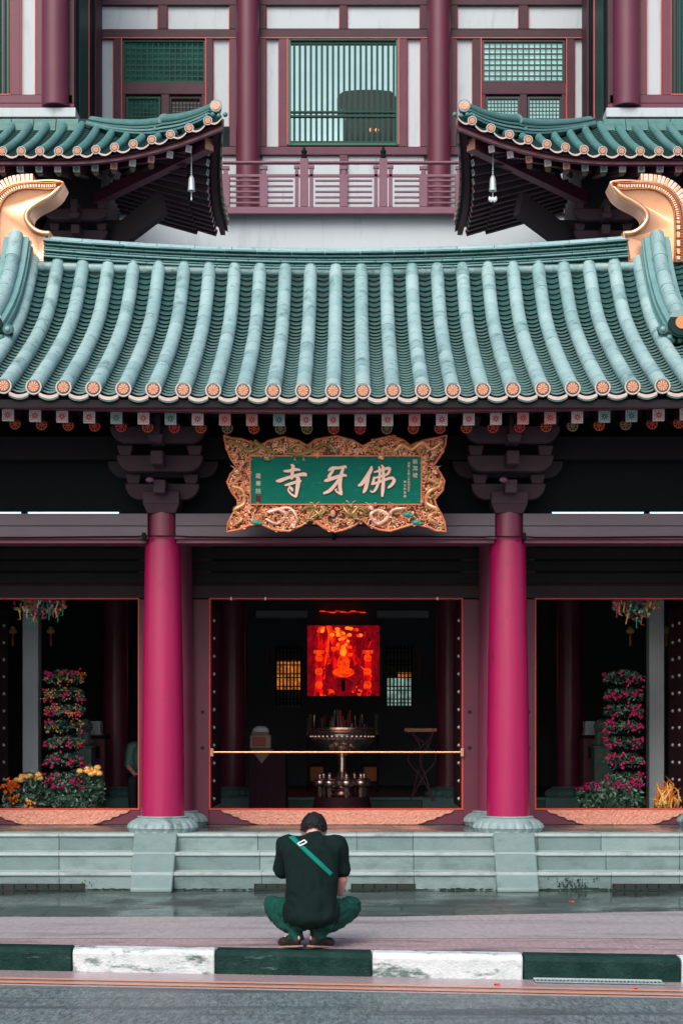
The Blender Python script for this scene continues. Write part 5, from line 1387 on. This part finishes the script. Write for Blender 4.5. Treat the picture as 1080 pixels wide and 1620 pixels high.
# ================================================================== NAME PLAQUE
YS = 17.12; KS = F / YS
sg = empty('name_plaque', (X(531, YS), YS, Z(766, YS)), 'carved gold dragon-framed green plaque with three large characters above the doorway', 'sign', rot=(math.radians(7), 0, 0))
def zq(a, b): return ((340 + a / 2.842 - 531) / KS, (766 - (680 + b / 2.842)) / KS)
OUT = [(40, 25), (75, 38), (120, 42), (165, 58), (205, 72), (240, 50), (310, 33), (375, 50), (415, 72), (450, 45), (545, 28), (620, 48), (665, 74), (720, 45), (790, 28), (850, 48), (880, 74), (930, 50), (1000, 36), (1042, 25), (1036, 70), (1012, 120), (985, 160),
       (1012, 190), (1034, 230), (1026, 272), (990, 312), (997, 340), (1020, 380), (1036, 420), (1042, 458), (1000, 455), (960, 438), (900, 424), (850, 438), (790, 457), (740, 450), (690, 430), (660, 403), (630, 430), (580, 450), (540, 460), (490, 443), (445, 412), (425, 403),
       (390, 430), (330, 457), (260, 450), (200, 424), (150, 430), (100, 450), (48, 460), (55, 420), (75, 380), (100, 340), (98, 314), (72, 280), (52, 235), (68, 200), (95, 168), (70, 130), (50, 80)]
poly = [zq(a, b) for a, b in OUT]
pc = Vector((0, 0, 0))
m = MB(); m.prism(poly[::-1], -.01, .07, 'sign_base'); fr = m.build('carved_frame', sg, local=True); 
m = MB(); m.tube([(p[0] * .992, -.02, p[1] * .985) for p in poly + poly[:1]], .012, 6, 'sign_edge')
random.seed(77)
def in_poly(x, z, P):
    c = False; n = len(P)
    for i in range(n):
        (x1, z1), (x2, z2) = P[i], P[(i + 1) % n]
        if (z1 > z) != (z2 > z) and x < (x2 - x1) * (z - z1) / (z2 - z1) + x1: c = not c
    return c
fa, fb = zq(162, 122), zq(924, 332)     # field corners
def free(x, z, g=.0): return in_poly(x * 1.02, z * 1.03, poly) and not (fa[0] - g < x < fb[0] + g and fb[1] - g < z < fa[1] + g)
m.build('frame_rim', sg, local=True)
m = MB(); MT = ['sign_gold', 'sign_edge', 'sign_gold', 'sign_edge', 'sign_gold', 'sign_peach', 'sign_olive']
for q in range(2300):          # small curls of cloud and flame
    x = random.uniform(-1.17, 1.17); z = random.uniform(-.52, .52)
    if not free(x, z): continue
    r = random.uniform(.012, .036); mt = random.choice(MT); a0 = random.random() * 6.28; tw = random.choice((-1, 1))
    pts = []
    for k in range(9):
        a = a0 + tw * k * .75; rr = r * (1 - k / 10); pts.append((x + rr * math.cos(a), -.014 - .012 * (k / 8) - random.random() * .004, z + rr * math.sin(a)))
    m.tube(pts, [.004 + .0045 * (1 - k / 9) for k in range(9)], 5, mt)
for q in range(900):
    x = random.uniform(-1.17, 1.17); z = random.uniform(-.52, .52)
    if free(x, z): m.ball((x, -.016, z), (random.uniform(.008, .018), .014, random.uniform(.008, .016)), random.choice(MT), 6, 5)
m.build('carved_clouds', sg, local=True)
def dragon(pts, r, mt):
    m = MB(); P = smoothline([(zq(a, b)[0], -.04, zq(a, b)[1]) for a, b in pts], 7); n = len(P)
    for i, p in enumerate(P): p.y -= .012 * math.sin(i * .5)
    m.tube(P, [r * (.45 + .55 * math.sin(PI * min(1, (i + 2) / n * 1.1))) for i in range(n)], 8, mt)
    for i in range(1, n - 1, 1):
        d = (P[i + 1] - P[i - 1]).normalized(); up_ = Vector((-d.z, 0, d.x)); m.add([P[i] - d * .008 + up_ * r * .6, P[i] + d * .010 + up_ * r * .6, P[i] + up_ * r * 1.5 + Vector((0, -.004, 0))], [(0, 1, 2)], 'sign_olive')
    h = P[-1]; m.ball(h + Vector((0, -.012, 0)), (r * 1.6, r, r * 1.2), mt, 10, 8); m.ball(h + Vector((r * .6, -.02, -r * .8)), (r, r * .7, r * .6), mt, 8, 6)
    for s_ in (-1, 1): m.ball(h + Vector((s_ * r * .6, -.012 - r, r * .5)), r * .25, 'fl_white', 6, 5); m.tube([h + Vector((s_ * r * .6, 0, r)), h + Vector((s_ * r * 1.8, -.01, r * 2.4)), h + Vector((s_ * r * 3, -.005, r * 2.8))], [.005, .004, .001], 5, 'sign_peach')
    for k in (n // 4, n // 2, 3 * n // 4):
        p = P[k]
        for s_ in (-1, 1):
            e = p + Vector((s_ * .045, -.01, -.04)); m.tube([p, p + Vector((s_ * .035, -.015, -.01)), e], [r * .5, r * .4, .005], 6, mt)
            for c in (-1, 0, 1): m.tube([e, e + Vector((c * .014, -.004, -.02))], [.004, .001], 4, 'sign_peach')
    m.build('carved_dragon', sg, local=True)
dragon([(60, 60), (110, 70), (150, 100), (200, 80), (180, 60), (230, 90), (270, 110), (235, 130)], .022, 'sign_olive')
dragon([(420, 95), (370, 70), (330, 100), (380, 115), (440, 95), (490, 70), (540, 98)], .020, 'sign_olive')
dragon([(1020, 55), (970, 90), (930, 60), (880, 90), (840, 70), (800, 100), (760, 80), (745, 125)], .022, 'sign_gold')
dragon([(80, 430), (120, 400), (90, 360), (130, 330), (125, 270), (80, 250), (120, 210), (100, 190)], .022, 'sign_gold')
dragon([(230, 400), (280, 420), (320, 380), (280, 355), (240, 370), (330, 350), (370, 400), (350, 430)], .020, 'sign_peach')
dragon([(860, 350), (800, 360), (770, 400), (730, 420), (700, 380), (740, 360), (780, 385), (700, 350)], .020, 'sign_peach')
dragon([(1000, 420), (960, 390), (1000, 360), (950, 330), (960, 280), (1010, 250), (960, 220), (985, 190)], .022, 'sign_gold')
dragon([(385, 365), (430, 345), (470, 380), (500, 350), (420, 400), (450, 345)], .018, 'sign_olive')
dragon([(690, 365), (650, 345), (610, 380), (580, 350), (640, 400), (610, 340)], .018, 'sign_olive')
m = MB(); x, z = zq(530, 375); m.ball((x, -.03, z), (.05, .03, .05), 'sign_base', 14, 10); m.ball((x, -.055, z), (.028, .02, .04), 'peach', 12, 8)
for (a, b) in ((185, 415), (905, 415), (865, 380)): 
    x, z = zq(a, b); m.ball((x, -.03, z), (.05, .02, .025), 'sign_teal', 8, 6); m.ball((x + .04, -.03, z - .01), (.03, .02, .015), 'sign_teal', 8, 6)
m.build('pearl', sg, local=True)
m = MB(); m.box(fa[0], fb[0], -.028, -.005, fb[1], fa[1], 'sign_green'); fld = m.build('green_field', sg, local=True)
m = MB(); t = .012
for q in ((fa[0] - t, fa[0], fb[1] - t, fa[1] + t), (fb[0], fb[0] + t, fb[1] - t, fa[1] + t), (fa[0], fb[0], fb[1] - t, fb[1]), (fa[0], fb[0], fa[1], fa[1] + t)): m.box(q[0], q[1], -.038, -.006, q[2], q[3], 'sign_edge')
m.build('field_border', sg, local=True)
# brush-written characters, stroke by stroke (points in the enlarged photo's pixels, width per point)
def zc(a, b): return ((430 + a / 4.5 - 531) / KS, (766 - (715 + b / 4.5)) / KS)
CH = {'temple_character': [
        [(88, 138, 14), (120, 138, 20), (165, 128, 22), (200, 130, 14)], [(140, 96, 16), (152, 106, 26), (148, 140, 24), (142, 190, 22)],
        [(34, 208, 12), (60, 205, 26), (120, 184, 22), (200, 164, 24), (236, 162, 26), (244, 172, 14)], [(94, 238, 10), (120, 232, 20), (170, 216, 20), (206, 208, 18)],
        [(178, 178, 16), (188, 196, 30), (184, 250, 28), (172, 318, 18)], [(170, 318, 16), (146, 306, 14), (122, 282, 12), (118, 262, 10), (132, 252, 8)], [(124, 246, 8), (140, 262, 20), (148, 276, 14)]],
      'tooth_character': [
        [(404, 134, 12), (430, 118, 22), (480, 116, 20), (520, 108, 20), (528, 116, 10)], [(440, 124, 18), (424, 150, 20), (406, 176, 22), (420, 184, 16)],
        [(376, 208, 14), (400, 200, 26), (450, 184, 24), (500, 168, 22), (528, 170, 16)], [(512, 112, 16), (500, 140, 22), (488, 190, 26), (484, 250, 26), (494, 300, 20)],
        [(494, 300, 18), (472, 290, 14), (452, 272, 10), (462, 264, 8)], [(482, 186, 18), (452, 232, 22), (410, 276, 24), (370, 294, 16)]],
      'buddha_character': [
        [(708, 108, 14), (704, 130, 26), (674, 180, 28), (640, 226, 26), (616, 240, 14)], [(690, 172, 18), (680, 210, 24), (666, 262, 26), (652, 288, 16)],
        [(728, 146, 10), (770, 134, 18), (826, 118, 20), (840, 128, 18)], [(838, 124, 16), (828, 150, 20), (812, 168, 14)], [(722, 190, 10), (770, 176, 16), (818, 162, 16)],
        [(726, 182, 12), (722, 210, 20), (712, 232, 16)], [(710, 232, 12), (760, 216, 18), (830, 190, 20), (858, 186, 18)], [(856, 184, 18), (868, 206, 24), (850, 236, 22), (826, 256, 12)],
        [(760, 108, 10), (766, 140, 18), (762, 200, 18), (740, 262, 20), (716, 286, 12), (700, 276, 8)], [(780, 98, 12), (790, 120, 20), (792, 200, 22), (788, 270, 24), (784, 316, 14)]]}
def stroke(m, pts, y0, y1, mt, conv, grow=0, kk=4.5):
    P = smoothline([(a, b, 0) for a, b, c in pts], 5); Wd = [v.x for v in smoothline([(c, 0, 0) for a, b, c in pts], 5)]
    L = []; Rr = []; n = len(P)
    for i, p in enumerate(P):
        d = (P[min(i + 1, n - 1)] - P[max(i - 1, 0)]).normalized(); o = Vector((-d.y, d.x, 0)) * (Wd[i] / 2 + grow); L.append(p + o); Rr.append(p - o)
    d0 = (P[1] - P[0]).normalized(); d1 = (P[-1] - P[-2]).normalized()
    outline = L + [P[-1] + d1 * (Wd[-1] / 2 + grow)] + Rr[::-1] + [P[0] - d0 * (Wd[0] / 2 + grow)]
    pr = [conv(p.x, p.y) for p in outline]; k = len(pr)
    # strip mesh so that concave strokes fill correctly
    vs = [(conv(a.x, a.y)[0], y0, conv(a.x, a.y)[1]) for a in L] + [(conv(a.x, a.y)[0], y0, conv(a.x, a.y)[1]) for a in Rr]
    c0 = conv(*(P[0] - d0 * (Wd[0] / 2 + grow)).xy); c1 = conv(*(P[-1] + d1 * (Wd[-1] / 2 + grow)).xy)
    vs += [(c0[0], y0, c0[1]), (c1[0], y0, c1[1])]
    fs = [(i, i + 1, n + i + 1, n + i) for i in range(n - 1)] + [(0, n, 2 * n), (n - 1, 2 * n + 1, 2 * n - 1)]
    m.add(vs, fs, mt)
    vs2 = [(v[0], y, v[1]) for v in pr for y in (y0, y1)]
    m.add(vs2, [(2 * i, 2 * i + 1, (2 * i + 3) % (2 * k), (2 * i + 2) % (2 * k)) for i in range(k)], mt)
for nm, strokes in CH.items():
    m = MB()
    for k, s_ in enumerate(strokes): stroke(m, s_, -.0335 - .0003 * k, -.028, 'sign_base', zc, 3.2)
    for k, s_ in enumerate(strokes): stroke(m, s_, -.044 - .0004 * k, -.030, 'sign_char', zc)
    m.build(nm, sg, local=True, recalc=False, smooth=False)
# small inscriptions, set with the built-in font
def text(ch, cx, cz, size, y, mt, parent, name):
    cu = bpy.data.curves.new('t', 'FONT'); cu.body = ch; cu.size = size; cu.extrude = .002; cu.align_x = 'CENTER'; cu.align_y = 'CENTER'; cu.resolution_u = 2
    o = bpy.data.objects.new('t', cu); COL.objects.link(o); dg = bpy.context.evaluated_depsgraph_get(); dg.update()
    me = bpy.data.meshes.new_from_object(o.evaluated_get(dg)); bpy.data.objects.remove(o)
    xs = [v.co.x for v in me.vertices]; ysv = [v.co.y for v in me.vertices]
    if not xs: return None
    mx_, my_ = (min(xs) + max(xs)) / 2, (min(ysv) + max(ysv)) / 2
    for v in me.vertices: v.co = (v.co.x - mx_ + cx, y - v.co.z, v.co.y - my_ + cz)
    me.materials.clear(); me.materials.append(MATS[mt]); me.name = name
    return me
def inscription(chars, pos, size, name):
    bm = bmesh.new()
    for ch, (cx, cz) in zip(chars, pos):
        me = text(ch, cx, cz, size, -.0295, 'sign_char', sg, name)
        if me: bm.from_mesh(me)
    me = bpy.data.meshes.new(name); bm.to_mesh(me); bm.free(); me.materials.append(MATS['sign_char'])
    o = bpy.data.objects.new(name, me); COL.objects.link(o); o.parent = sg
def pq(px, py): return ((px - 531) / KS, (766 - py) / KS)
inscription('新加坡', [pq(656, 731), pq(656, 741), pq(656, 752)], .056, 'small_inscription')
inscription('佛曆二五四八年四月吉日', [pq(646, 733.5 + i * 4.2) for i in range(11)], .027, 'small_inscription')
inscription('釋法照敬題', [pq(640, 762.5 + i * 5.6) for i in range(5)], .027, 'small_inscription')
inscription('龍華院', [pq(409, 753), pq(409, 765), pq(409, 777)], .056, 'small_inscription')
m = MB(); a, b = pq(404.5, 783.5), pq(413.5, 794); m.box(a[0], b[0], -.032, -.027, b[1], a[1], 'sign_base')
for i in range(4): m.box(a[0] + .008 + i * .012, a[0] + .013 + i * .012, -.034, -.030, b[1] + .008, a[1] - .008, 'wine_dark')
m.build('seal', sg, local=True)
m = MB()
for sx in (-.8, .8): m.tube([(sx, .05, .35), (sx, .42, .62)], .01, 6, 'black')
m.build('hanger', sg, local=True)
# ================================================================== PEOPLE
def rcone(m, p0, r0, p1, r1, mt='skin', n=14):
    p0 = Vector(p0); p1 = Vector(p1); m.ball(p0, r0, mt, n, 9); m.ball(p1, r1, mt, n, 9); m.tube([p0, p1], [r0, r1], n, mt)
def ell(m, c, r, mt='skin', rot=None, n=20):
    if rot is None: m.ball(c, r, mt, n, 12); return
    old = m.T; m.T = Matrix.Translation(Vector(c)) @ rot; m.ball((0, 0, 0), r, mt, n, 12); m.T = old
def organic(m, name, mt, parent, voxel=.009, smooth=4, disp=0, dsc=9, dfun=None):
    o = m.build(name, parent, recalc=True)
    r = o.modifiers.new('r', 'REMESH'); r.mode = 'VOXEL'; r.voxel_size = voxel; r.use_smooth_shade = True
    if smooth: q = o.modifiers.new('s', 'SMOOTH'); q.iterations = smooth; q.factor = .5
    dg = bpy.context.evaluated_depsgraph_get(); dg.update()
    me = bpy.data.meshes.new_from_object(o.evaluated_get(dg)); o.modifiers.clear(); old = o.data; o.data = me; bpy.data.meshes.remove(old); me.name = name
    me.materials.clear(); me.materials.append(MATS[mt])
    me.polygons.foreach_set('material_index', [0] * len(me.polygons)); me.polygons.foreach_set('use_smooth', [True] * len(me.polygons))
    if disp or dfun:
        ns = [v.normal.copy() for v in me.vertices]
        for v, nn in zip(me.vertices, ns):
            if disp:
                a = noise.noise(v.co * dsc); b = noise.noise(Vector((v.co.x * 1.3, v.co.y, v.co.z * .6)) * dsc * 2.1)
                v.co += nn * disp * ((1 - abs(a) * 2.2) * .7 + b * .5)
            if dfun: v.co += nn * dfun(v.co)
    me.update(); return o
HX, HY = X(492, 11.89), 11.89
man = empty('person', (HX, HY, 0), 'man in black t-shirt and green jeans crouching on the kerb with his back to us', 'person')
def B(x, y, z): return (HX + x, HY + y, z)
skull_c = B(.012, .36, .862)
rt = Matrix.Rotation(math.radians(-34), 4, 'X')      # head bowed forward and down
m = MB()
# trunk, neck, head
ell(m, B(0, .04, .26), (.15, .12, .12)); rcone(m, B(0, .05, .30), .12, B(0, .10, .52), .125); rcone(m, B(0, .10, .52), .12, B(0, .16, .63), .10)
rcone(m, B(-.13, .20, .73), .05, B(.13, .20, .73), .05); rcone(m, B(0, .22, .745), .045, B(.01, .31, .835), .055)
ell(m, skull_c, (.078, .098, .098), 'skin', rt); ell(m, B(.012, .41, .80), (.055, .06, .06)); ell(m, B(.012, .445, .785), (.04, .035, .035))
for s in (-1, 1):
    ell(m, B(.012 + s * .080, .365, .838), (.010, .022, .030)); m.ball(B(.012 + s * .028, .455, .835), .012, 'skin')
rcone(m, B(.012, .465, .84), .010, B(.012, .482, .812), .014); rcone(m, B(-.01, .475, .785), .007, B(.035, .475, .785), .007)
# arms: elbows at the knees, hands meeting in front
sh_ = {-1: [B(-.185, .20, .745), B(-.195, .42, .60), B(-.07, .54, .46)], 1: [B(.185, .20, .745), B(.225, .245, .50), B(.205, .33, .385)]}
for s in (-1, 1):
    a, b, c = sh_[s]; rcone(m, a, .052, b, .041); rcone(m, b, .041, c, .028)
    a, b, c = map(Vector, (a, b, c)); d = (Vector(B(.02, .56, .42)) - c).normalized() if s > 0 else (Vector(B(.03, .57, .42)) - c).normalized()
    pal_ = c + d * .045; rcone(m, c, .026, pal_ + d * .02, .031)
    side_ = d.cross(Vector((0, 0, 1))).normalized(); dn = Vector((0, 0, -1))
    for k in range(4):
        o = side_ * (-.027 + .018 * k); ln = (.030, .036, .034, .026)[k]
        p0 = pal_ + d * .035 + o; p1 = p0 + d * ln + dn * .008; p2 = p1 + d * ln * .5 + dn * ln * .7
        rcone(m, p0, .0095, p1, .009, n=8); rcone(m, p1, .009, p2, .008, n=8)
    th = c + d * .02 + side_ * (-.03 * s); rcone(m, th, .012, th + d * .035 + side_ * (-.018 * s) + dn * .01, .010, n=8)
# legs
KN = {-1: B(-.285, .33, .285), 1: B(.285, .35, .275)}
AN = {-1: B(-.115, .06, .115), 1: B(.045, .07, .115)}
for s in (-1, 1):
    h = B(s * .09, .06, .24); rcone(m, h, .085, KN[s], .058); rcone(m, KN[s], .055, AN[s], .038)
    rcone(m, AN[s], .036, Vector(AN[s]) + Vector((s * .015, .01, -.045)), .030)
organic(m, 'body', 'skin', man, .0085, 3)
# hair: short crop over the back and crown
m = MB(); 
ell(m, (skull_c[0], skull_c[1] + .004, skull_c[2] + .008), (.094, .112, .110), 'hair', rt); 
bmh = organic(m, 'hair', 'hair', man, .006, 1, .009, 34)
me = bmh.data; bm = bmesh.new(); bm.from_mesh(me)
off = worldloc(man)
dl = []
for v in bm.verts:
    q = rt.inverted() @ (v.co + off - Vector(skull_c))
    # keep crown and back; cut below the nape line and in front of the ears/face
    if q.z < -.060 + .014 * noise.noise(q * 60) or (q.y > .045 and q.z < .035) or (abs(q.x) > .06 and q.z < -.02 and q.y > -.02): dl.append(v)
bmesh.ops.delete(bm, geom=dl, context='VERTS'); bm.to_mesh(me); bm.free()
m = MB(); random.seed(91)
for q in range(620):
    a = random.uniform(0, 2 * PI); e = random.uniform(-.35, 1.5); d = Vector((math.cos(a) * math.cos(e), math.sin(a) * math.cos(e), math.sin(e)))
    if d.y > .45 and d.z < .3: continue
    p = rt @ Vector((d.x * .093, d.y * .111, d.z * .110 - .0)) + Vector(skull_c) + Vector((0, .004, .008))
    if d.z < -.40: continue
    tdir = (rt @ Vector((random.gauss(0, .25), .35, -.9))).normalized()
    m.tube([p, p + tdir * .018 + (rt @ d) * .006], [.0028, .0005], 4, 'hair')
m.build('hair_tufts', bmh)
# t-shirt
m = MB()
for k in range(15):
    t = k / 14; ell(m, B(0, lerp(.0, .155, t), lerp(.25, .69, t)), (interp([(.195,), (.185,), (.186,), (.20,), (.212,)], t * .999)[0], .145, .095))
rcone(m, B(-.165, .19, .735), .082, B(.165, .19, .735), .082); ell(m, B(.008, .235, .775), (.085, .075, .058)); ell(m, B(.01, .262, .80), (.072, .06, .045))
for s in (-1, 1):
    a = Vector(sh_[s][0]); b = Vector(sh_[s][1]) if s > 0 else Vector(B(-.225, .31, .50)); e = a.lerp(b, .72); rcone(m, a, .078, e, .070)
    m.tube([e, a.lerp(b, .80)], [.070, .074], 16, 'shirt')
# hem falling over the lower back, spread by the thighs
for k in range(9):
    u = (k - 4) / 4; rcone(m, B(u * .15, .0 + .04 * u * u, .30), .06, B(u * .165, -.015 + .05 * u * u, .185 + .035 * u * u), .036)
def fold(co):
    x, y, z = co.x, co.y, co.z
    return .005 * math.sin(34 * z + 14 * abs(x) + 7 * noise.noise(co * 5)) * max(0, 1 - abs(z - .38) * 4) + .003 * math.sin(60 * x + 20 * z + 5 * noise.noise(co * 6))
shirt = organic(m, 'shirt', 'shirt', man, .009, 7, .009, 7, fold)
# jeans
m = MB()
ell(m, B(0, .05, .245), (.155, .125, .10))
for s in (-1, 1):
    h = B(s * .085, .05, .235); k = Vector(KN[s]); a = Vector(AN[s])
    rcone(m, h, .105, k, .078); rcone(m, k + Vector((0, 0, -.01)), .076, a.lerp(k, .45) + Vector((s * .012, -.03, 0)), .068); rcone(m, a.lerp(k, .45) + Vector((s * .012, -.03, 0)), .068, a + Vector((0, 0, .02)), .050)
    m.tube([a + Vector((0, 0, .03)), a + Vector((0, 0, -.045))], [.052, .060], 16, 'jeans')
def fold2(co): return .0035 * math.sin(60 * (co.x * .6 + co.z) + 6 * noise.noise(co * 7))
organic(m, 'jeans', 'jeans', man, .008, 2, .009, 13, fold2)
# shoes: heels together near the kerb edge, toes turned outwards
def shoe(heel, toe, side):
    h = Vector(heel); t = Vector(toe); d = (t - h); L = d.length; d.normalize(); up_ = Vector((0, 0, 1)); r = d.cross(up_).normalized(); up_ = r.cross(d).normalized()
    M = Matrix.Translation(h) @ Matrix((( d.x, r.x, up_.x, 0), (d.y, r.y, up_.y, 0), (d.z, r.z, up_.z, 0), (0, 0, 0, 1)))
    o = MB(); o.T = M
    o.ball((.04, 0, .045), (.045, .036, .05), 'shoe', 14, 10); o.ball((.10, 0, .05), (.06, .038, .05), 'shoe', 14, 10); o.ball((.19, 0, .035), (.065, .043, .038), 'shoe', 14, 10); o.ball((.05, 0, .085), (.035, .034, .03), 'shoe', 12, 8)
    sho = organic(o, 'shoe', 'shoe', man, .006, 2)
    o = MB(); o.T = M
    prof = [(-.01, .030), (.03, .038), (.10, .036), (.17, .045), (.22, .040), (.25, .022), (.258, 0)]
    ring = [(x, y) for x, y in prof] + [(x, -y) for x, y in reversed(prof[:-1])]
    n = len(ring); vs = [(x, y, -.004) for x, y in ring] + [(x * .985, y * .97, .009) for x, y in ring]
    o.add(vs, [tuple(range(n)), tuple(reversed(range(n, 2 * n)))] + [(i, (i + 1) % n, (i + 1) % n + n, i + n) for i in range(n)], 'sole'); o.build('sole', sho, bevel=.003)
    o = MB(); o.T = M
    o.ball((-.003, 0, .062), (.006, .008, .016), 'shoe_pink', 8, 6); o.ball((.07, -.035 * side, .075), (.02, .006, .02), 'shoe_pink', 8, 6)
    for q in range(4): o.tube([(.09 + .018 * q, -.028, .094 - .006 * q), (.09 + .018 * q, 0, .102 - .006 * q), (.09 + .018 * q, .028, .094 - .006 * q)], .0035, 5, 'fl_white')
    o.build('shoe_trim', sho)
shoe(B(-.085, -.005, .026), B(-.21, .17, .002), -1)
shoe(B(-.005, -.005, .026), B(.135, .16, .002), 1)
# sling strap laid over the shirt
bvh = BVHTree.FromPolygons([v.co + shirt.location + worldloc(man) for v in shirt.data.vertices], [tuple(p.vertices) for p in shirt.data.polygons])
def on_back(px, py):
    Yq = 11.9; d = (Vector((X(px, Yq), Yq, Z(py, Yq))) - Vector((0, 0, CZ))).normalized()
    hit = bvh.ray_cast(Vector((0, 0, CZ)), d); return hit[0], hit[1]
m = MB(); vs = []; N = 26
for k in range(N + 1):
    t = k / N; px, py = lerp(459, 524, t), lerp(1322.5, 1384, t)
    for o in (-1, 1):
        qx, qy = px - o * 3.5 * .69, py + o * 3.5 * .72; loc, nn = on_back(qx, qy)
        if loc is None: loc, nn = on_back(px + .2, py + 2)
        vs.append(loc + nn * .006 if loc else vs[-2])
m.add(vs, [(2 * k, 2 * k + 1, 2 * k + 3, 2 * k + 2) for k in range(N)], 'strap')
so = m.build('sling_strap', man); sol = so.modifiers.new('s', 'SOLIDIFY'); sol.thickness = .004; sol.offset = 0
m = MB(); loc, nn = on_back(479, 1336)
dd = (on_back(482, 1339)[0] - on_back(476, 1333)[0]).normalized(); pp = nn.cross(dd).normalized(); c = loc + nn * .014
w1, w2 = .028, .022
cor = [c + dd * w2 * a + pp * w1 * b for a, b in ((-1, -1), (1, -1), (1, 1), (-1, 1))]
for a, b in zip(cor, cor[1:] + cor[:1]): m.tube([a, b], .0048, 8, 'buckle')
m.build('buckle', so)
# dark pouch of the sling bag seen beside the right arm
m = MB(); ell(m, B(.155, .36, .44), (.06, .10, .075)); organic(m, 'sling_bag', 'bag', man, .008, 3, .004, 12)
# second person, seated on a stool inside, mostly hidden by the left column
PX, PY = X(230, 21.2), 21.2
pr = empty('person', (PX, PY, TZ), 'seated person in dark clothes inside the hall, mostly hidden behind the left front column', 'person')
def Q(x, y, z): return (PX + x, PY + y, TZ + z)
m = MB(); ell(m, Q(0, 0, 1.14), (.085, .10, .12)); rcone(m, Q(0, 0, 1.02), .055, Q(0, 0, .95), .06); ell(m, Q(0, 0, .74), (.17, .12, .25)); ell(m, Q(0, 0, .46), (.17, .14, .12))
m.ball(Q(.03, -.10, 1.13), (.012, .022, .02), 'skin'); ell(m, Q(0, -.03, 1.06), (.05, .06, .05))
for s in (-1, 1):
    rcone(m, Q(s * .18, 0, .90), .05, Q(s * .21, -.06, .66), .04); rcone(m, Q(s * .21, -.06, .66), .038, Q(s * .10, -.30, .56), .028); ell(m, Q(s * .07, -.34, .56), (.035, .05, .02))
    rcone(m, Q(s * .09, -.02, .45), .08, Q(s * .10, -.42, .46), .06); rcone(m, Q(s * .10, -.42, .46), .055, Q(s * .10, -.40, .08), .04); rcone(m, Q(s * .10, -.40, .05), .035, Q(s * .10, -.55, .035), .035)
organic(m, 'body', 'skin_dark', pr, .013, 3)
m = MB(); ell(m, Q(0, .012, 1.17), (.093, .105, .115)); o = organic(m, 'hair', 'hair', pr, .011, 2, .005, 30)
bm = bmesh.new(); bm.from_mesh(o.data); bmesh.ops.delete(bm, geom=[v for v in bm.verts if v.co.z < 1.15 and v.co.y < .05 or v.co.z < 1.08], context='VERTS'); bm.to_mesh(o.data); bm.free()
m = MB(); ell(m, Q(0, 0, .74), (.20, .145, .27)); rcone(m, Q(-.15, 0, .91), .07, Q(.15, 0, .91), .07); ell(m, Q(0, 0, .48), (.19, .15, .12))
for s in (-1, 1): rcone(m, Q(s * .18, 0, .90), .068, Q(s * .21, -.05, .68), .058)
organic(m, 'shirt', 'bag', pr, .013, 4, .005, 8)
m = MB(); ell(m, Q(0, 0, .45), (.18, .15, .11))
for s in (-1, 1): rcone(m, Q(s * .09, -.02, .45), .095, Q(s * .10, -.42, .46), .075); rcone(m, Q(s * .10, -.42, .46), .07, Q(s * .10, -.40, .10), .055)
organic(m, 'trousers', 'near_black', pr, .013, 3, .004, 9)
so = empty('stool', (PX, PY, TZ), 'low dark stool under the seated person behind the left column', 'stool')
m = MB(); m.lathe((PX, PY, TZ), [(.17, .32), (.18, .335), (.17, .35)], 20, 'wine_dark'); m.build('seat', so)
for k in range(4):
    a = PI / 4 + k * PI / 2; m = MB(); m.tube([(PX + .12 * math.cos(a), PY + .12 * math.sin(a), TZ + .33), (PX + .15 * math.cos(a), PY + .15 * math.sin(a), TZ)], .016, 8, 'wine_dark'); m.build('leg', so)
# fallen petals on the wet paving
random.seed(14); first = None
spots = [(660, 1428, 'beside the far paving joint'), (795, 1342 + 88, ''), (712, 1427, ''), (788, 1558, ''), (400, 1406, ''), (1003, 1566, ''), (620, 1449, ''), (505, 1444, '')]
for (px, py, lb) in [(788, 1559, 'red petal lying in the gutter below the second white kerb block'), (1003, 1566, 'red petal lying on the drain grate at the kerb'), (399, 1407, 'red petal lying at the foot of the steps near the left vent'),
                     (903, 1427, 'red petal lying on the wet forecourt right of the right cheek slab')]:
    zz_ = -.172 if py > 1540 else -.003
    yy = (CZ - zz_) * F / (py - VY); m = MB()
    for q in range(4):
        a = random.random() * 6.28; c = Vector((X(px, yy) + random.gauss(0, .015), yy + random.gauss(0, .01), zz_ + .006)); u = Vector((math.cos(a), math.sin(a), .3)) * .022; v = Vector((-math.sin(a), math.cos(a), .2)) * .014
        m.add([c - u, c - v, c + u, c + v, c + Vector((0, 0, .008))], [(0, 1, 4), (1, 2, 4), (2, 3, 4), (3, 0, 4)], 'pat_red')
    tag(m.build('petal', recalc=False, smooth=False), lb, 'petal', 'fallen red petals')
